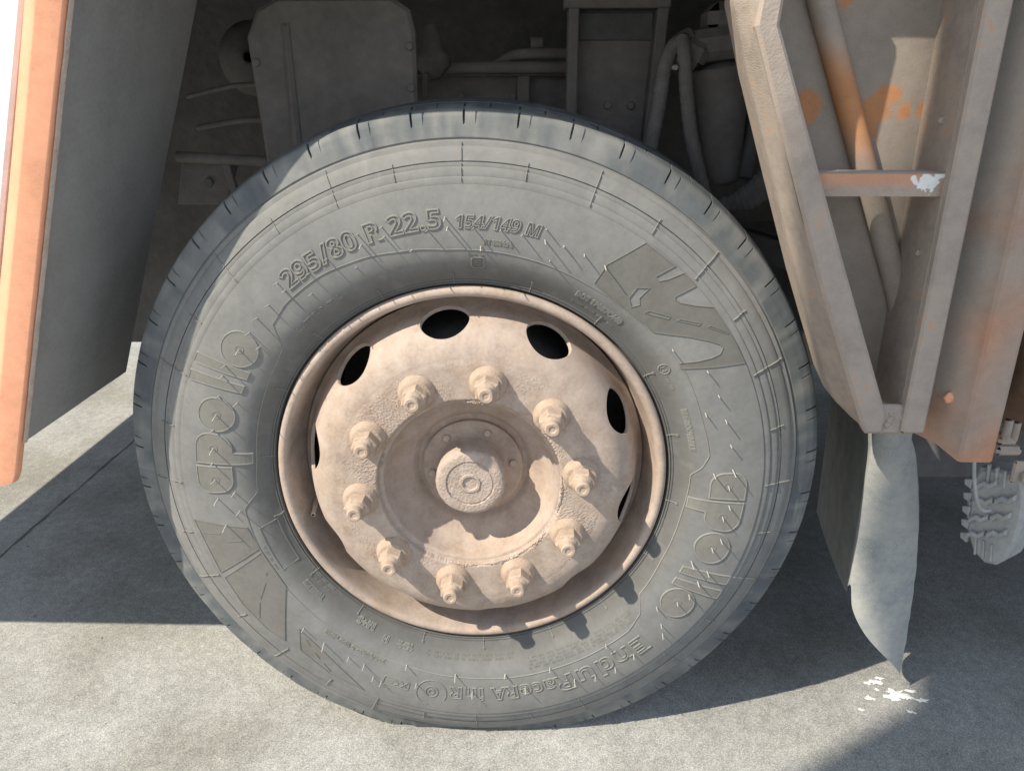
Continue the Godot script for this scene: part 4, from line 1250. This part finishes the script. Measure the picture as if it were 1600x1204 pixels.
func make_tread_strip() -> void:
	# lens-shaped cut of old tread hung from the frame: face with zigzag lugs towards the wheel
	var holder := Node3D.new(); holder.name = "tread_strip"
	truck.add_child(holder, true)
	holder.position = Vector3(0.778, HUB_Y - 0.040, 0.030)
	holder.rotation = Vector3(0.0, deg_to_rad(-58.0), 0.0)
	holder.scale = Vector3.ONE * 0.84
	var face := PackedVector2Array()
	for s in [[-0.036, 0.080], [0.030, 0.098], [0.047, 0.060], [0.052, 0.015], [0.050, -0.030], [0.042, -0.068], [0.028, -0.088], [0.008, -0.094], [-0.014, -0.082], [-0.032, -0.052], [-0.044, -0.010], [-0.046, 0.035]]:
		face.append(Vector2(s[0], s[1]))
	put("rubber_body", prism(densify(face, true, 0.02), -0.052, 0.0, 0.006), M.strip, holder)
	# zigzag lugs
	for row in 4:
		for side in 2:
			var y0 := 0.052 - row * 0.034 - side * 0.014
			var x0 := -0.030 + side * 0.034
			if row == 3 and side == 1: continue
			var z := PackedVector2Array()
			for s in [[0, 0], [0.010, 0.011], [0.020, 0.010], [0.030, 0.022], [0.032, 0.012], [0.021, 0.000], [0.011, 0.001], [0.002, -0.011]]:
				z.append(Vector2(x0 + s[0], y0 + s[1]))
			put("lug", prism(z, -0.004, 0.010, 0.0018), M.strip, holder)
	for k in 5:
		var y := 0.045 - k * 0.026
		var x := -0.0455 + 0.0035 * k
		put("side_lug", prism(PackedVector2Array([Vector2(x + 0.006, y + 0.012), Vector2(x - 0.008, y + 0.006), Vector2(x - 0.006, y - 0.004), Vector2(x + 0.006, y - 0.008)]), -0.018, 0.006, 0.0015), M.strip, holder)
	for k in 3:
		put("groove_rib", box(Vector3(-0.018 + k * 0.014, 0.078, 0.001), Vector3(0.005, 0.034, 0.008), Basis(Vector3(0, 0, 1), 0.12), 0.0015), M.strip, holder)
		put("groove_rib", box(Vector3(-0.010 + k * 0.014, -0.066, 0.001), Vector3(0.004, 0.036, 0.007), Basis(Vector3(0, 0, 1), 0.15), 0.0015), M.strip, holder)
	# clip and bolts above
	part("strip_clip", box(Vector3(0.797, 0.043, 0.048), Vector3(0.030, 0.034, 0.008), Basis(Vector3(0, 1, 0), -0.12), 0.003), M.beam)
	hexed(Vector3(0.800, 0.038, 0.053), 0.0105, 0.008, "clip_bolt", M.beam)
	part("clip_stack", box(Vector3(0.778, 0.070, 0.02), Vector3(0.036, 0.014, 0.04), Basis.IDENTITY, 0.004), M.tan)
	part("clip_stack", box(Vector3(0.776, 0.084, 0.02), Vector3(0.026, 0.014, 0.03), Basis.IDENTITY, 0.004), M.tan)
	part("clip_post", tube(PackedVector3Array([Vector3(0.784, 0.085, 0.03), Vector3(0.784, 0.112, 0.03)]), func(_t: float) -> float: return 0.0055, 10), M.tan)
	part("clip_post", tube(PackedVector3Array([Vector3(0.772, 0.085, 0.03), Vector3(0.772, 0.116, 0.03)]), func(_t: float) -> float: return 0.006, 10), M.tan)
	part("loose_cable", tube(smooth_path([Vector3(0.720, 0.085, 0.05), Vector3(0.724, 0.045, 0.055), Vector3(0.733, 0.005, 0.06), Vector3(0.745, -0.013, 0.06), Vector3(0.760, -0.016, 0.055)], 8), func(_t: float) -> float: return 0.0026, 8), M.strip)

# ------------------------------------------------------------------ ground and surroundings
func make_ground() -> void:
	# one sheet out to the horizon, finely divided near the wheel so that broad stains and painted shade can follow its vertices
	var line := [-60.0, -20.0, -8.0, -4.0]
	for k in 101: line.append(-2.5 + k * 0.05)
	line.append_array([4.0, 8.0, 20.0, 60.0])
	var gf := func(i: int, j: int) -> Vector3: return Vector3(line[i], 0, line[j])
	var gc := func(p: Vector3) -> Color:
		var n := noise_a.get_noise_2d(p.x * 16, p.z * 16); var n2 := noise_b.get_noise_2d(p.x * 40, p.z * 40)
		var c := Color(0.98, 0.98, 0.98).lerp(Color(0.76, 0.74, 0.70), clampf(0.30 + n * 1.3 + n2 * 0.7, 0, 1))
		var under_shade := smoothstep(0.2, -0.5, p.z) * smoothstep(-0.3, 0.3, p.x + n * 0.6)  # shade under the truck, painted into the ground colour
		return c.lerp(c * Color(0.55, 0.56, 0.57), under_shade)
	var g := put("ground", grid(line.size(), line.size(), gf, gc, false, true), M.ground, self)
	g.set_meta("kind", "structure")
	# shallow raised strips either side make the slab joint: two narrow dark grooves as real hairline gaps
	rng.seed = 8
	for s in [[-1.205, -0.40, -1.192, -2.4], [-0.62, -1.1, -0.50, -0.60]]:
		var a := Vector2(s[0], s[1]); var b := Vector2(s[2], s[3])
		var st := SurfaceTool.new(); st.begin(Mesh.PRIMITIVE_TRIANGLES)
		var n := 60
		var last := []
		for k in n + 1:
			var p := a.lerp(b, float(k) / n) + Vector2(rng.randf_range(-0.002, 0.002), 0)
			var w := 0.0020 + rng.randf_range(-0.0012, 0.0022)
			var cur := [Vector3(p.x - w, 0.0012, p.y), Vector3(p.x + w, 0.0012, p.y)]
			if k > 0: quad(st, last[0], last[1], cur[1], cur[0], Vector3.UP)
			last = cur
		put("slab_joint", st.commit(), M.crack, g)
	var grit := SurfaceTool.new(); grit.begin(Mesh.PRIMITIVE_TRIANGLES)
	for k in 700:
		var at := Vector3(rng.randf_range(-1.3, 1.1), 0.0, rng.randf_range(-1.2, 0.25))
		var r := 0.0008 + 0.0024 * pow(rng.randf(), 4.0)
		if k < 160: at = Vector3(-0.255 + rng.randfn() * 0.022, 0.0, -0.120 + rng.randfn() * 0.018)
		var tone := rng.randf_range(0.22, 0.62)
		grit.set_color(Color(tone, tone * 0.97, tone * 0.9))
		var top := at + Vector3(rng.randf_range(-0.4, 0.4) * r, r * rng.randf_range(0.7, 1.2), rng.randf_range(-0.4, 0.4) * r)
		var a0 := rng.randf() * TAU
		for e in 5:
			var p := at + Vector3(cos(a0 + e * TAU / 5), 0, sin(a0 + e * TAU / 5)) * r * (1.0 + 0.3 * sin(e * 4.0 + k))
			var q := at + Vector3(cos(a0 + (e + 1) * TAU / 5), 0, sin(a0 + (e + 1) * TAU / 5)) * r * (1.0 + 0.3 * sin(((e + 1) % 5) * 4.0 + k))
			face3(grit, top, p, q, (p + q) * 0.5 - at + Vector3.UP * r)
	var gm := put("grit", grit.commit(), M.rubber, g)
	gm.set_meta("kind", "stuff")
	# spilt white paint near the mud flap
	for s in [[0.783, -0.110, 0.022, 0.013], [0.772, -0.100, 0.013, 0.008], [0.728, -0.098, 0.008, 0.006], [0.800, -0.102, 0.009, 0.006], [0.822, -0.094, 0.011, 0.005], [0.755, -0.140, 0.012, 0.006], [0.740, -0.136, 0.006, 0.004], [0.700, -0.068, 0.005, 0.003], [0.812, -0.118, 0.010, 0.004], [0.790, -0.065, 0.008, 0.004], [0.768, -0.150, 0.008, 0.004], [0.75, -0.12, 0.004, 0.003]]:
		var pts := PackedVector2Array()
		for k in 18:
			var a := TAU * k / 18
			var w := 1.0 + 1.1 * noise_b.get_noise_2d(cos(a) * 40 + s[0] * 3000, sin(a) * 40 + s[1] * 3000)
			pts.append(Vector2(s[0] + cos(a) * s[2] * w + sin(a) * s[3] * 0.4, s[1] + sin(a) * s[3] * w))
		var st := SurfaceTool.new(); st.begin(Mesh.PRIMITIVE_TRIANGLES)
		for k in 18:
			var p := pts[k]; var q := pts[(k + 1) % 18]
			face3(st, Vector3(s[0], 0.0022, s[1]), Vector3(p.x, 0.0008, p.y), Vector3(q.x, 0.0008, q.y), Vector3.UP)
		put("paint_spill", st.commit(), M.splash, g)

func make_sun_blocker() -> void:
	# added sheet, out of the picture, shaped to cast the soft lower-right shadow
	var aw := Node3D.new(); aw.name = "added_sun_blocker"
	add_child(aw)
	aw.set_meta("label", "grey steel sheet on two posts, added out of view to cast the soft shadow at lower right")
	aw.set_meta("category", "sun_blocker")
	var t := 4.2
	var shift := Vector3(-SUN.x, -SUN.y, -SUN.z) * t
	var poly := PackedVector2Array()
	for s in [[-0.30, 0.55], [0.535, 0.075], [0.80, -0.085], [0.838, -0.155], [0.92, -0.255], [1.16, -0.37], [1.45, -0.515], [2.2, -1.05], [3.6, 0.7], [1.6, 2.2]]:
		poly.append(Vector2(s[0] + shift.x, s[1] + shift.z))
	var m := prism(poly, 0.0, 0.03, 0.004)
	var o := put("shade_sheet", m, M.sheet, aw)
	o.rotation.x = PI / 2
	o.position.y = shift.y + 0.03
	var post := CylinderMesh.new(); post.top_radius = 0.04; post.bottom_radius = 0.04; post.height = shift.y
	for p in [poly[8], poly[9]]:
		put("post", post, M.sheet, aw, Vector3(p.x, shift.y / 2, p.y))

const SUN := Vector3(0.83, -1.0, -0.50)   # the way the sunlight travels

func _ready() -> void:
	rng.seed = 1
	# camera
	var cam := Camera3D.new(); cam.name = "camera"
	cam.fov = 53.28; cam.near = 0.02; cam.far = 300.0
	cam.position = Vector3(0.0896, 0.5518 + HUB_Y, 1.0506)
	cam.rotation = Vector3(deg_to_rad(-20.854), deg_to_rad(1.4505), deg_to_rad(-0.085))
	add_child(cam)
	cam.current = true
	# sky, sun, exposure
	var env := Environment.new()
	var sky := Sky.new(); var sm := ProceduralSkyMaterial.new()
	sm.sky_top_color = Color(0.58, 0.65, 0.74); sm.sky_horizon_color = Color(0.89, 0.89, 0.89); sm.sky_curve = 0.12
	sm.ground_horizon_color = Color(0.66, 0.64, 0.60); sm.ground_bottom_color = Color(0.45, 0.43, 0.40)
	sm.sky_energy_multiplier = 1.3
	sky.sky_material = sm
	env.background_mode = Environment.BG_SKY; env.sky = sky
	env.tonemap_mode = Environment.TONE_MAPPER_LINEAR; env.tonemap_exposure = 1.27
	env.sdfgi_enabled = true; env.ssao_enabled = true; env.ssil_enabled = true
	var we := WorldEnvironment.new(); we.name = "environment"; we.environment = env; add_child(we)
	var sun := DirectionalLight3D.new(); sun.name = "sun"
	sun.light_color = Color(1.0, 0.965, 0.90); sun.light_energy = 1.6; sun.light_angular_distance = 0.5; sun.shadow_enabled = true
	add_child(sun)
	sun.look_at_from_position(-SUN * 20.0, Vector3.ZERO, Vector3.UP)

	noise_a.seed = 21; noise_a.frequency = 0.12; noise_a.fractal_octaves = 4
	noise_b.seed = 22; noise_b.frequency = 0.12; noise_b.fractal_octaves = 3
	noise_c.seed = 23; noise_c.frequency = 0.25; noise_c.fractal_octaves = 2
	make_materials()
	M.hair = mat(M.rubber.albedo_texture, null, 3.0, 0.8, 1.0, lin(0.46, 0.45, 0.42))
	M.nut = mat(M.rim.albedo_texture, M.mud.normal_texture, 9.0, 0.95, 0.6, Color(0.98, 0.96, 0.93))
	M.beam = mat(M.tan.albedo_texture, M.tan.normal_texture, 2.9, 0.8, 0.22, Color(1.0, 1.0, 1.0))
	M.seal = mat(M.rubber.albedo_texture, null, 3.0, 0.8, 1.0, lin(0.34, 0.25, 0.25))
	M.crack = mat(M.rubber.albedo_texture, null, 8.0, 0.95, 1.0, lin(0.17, 0.17, 0.165))
	make_profile()
	make_ground()
	truck = Node3D.new(); truck.name = "tipper_truck"
	truck.set_meta("label", "dusty orange truck with a mud-caked ten-nut front wheel, side frame and rubber mud flap")
	truck.set_meta("category", "truck")
	add_child(truck)
	make_left_side()
	make_underside()
	make_right_frame()
	make_flap()
	make_tread_strip()
	wheel = Node3D.new(); wheel.name = "front_wheel"
	wheel.position = Vector3(0, HUB_Y, 0)
	truck.add_child(wheel)
	make_tyre()
	make_marks()
	make_hairs()
	make_rim()
	make_sun_blocker()
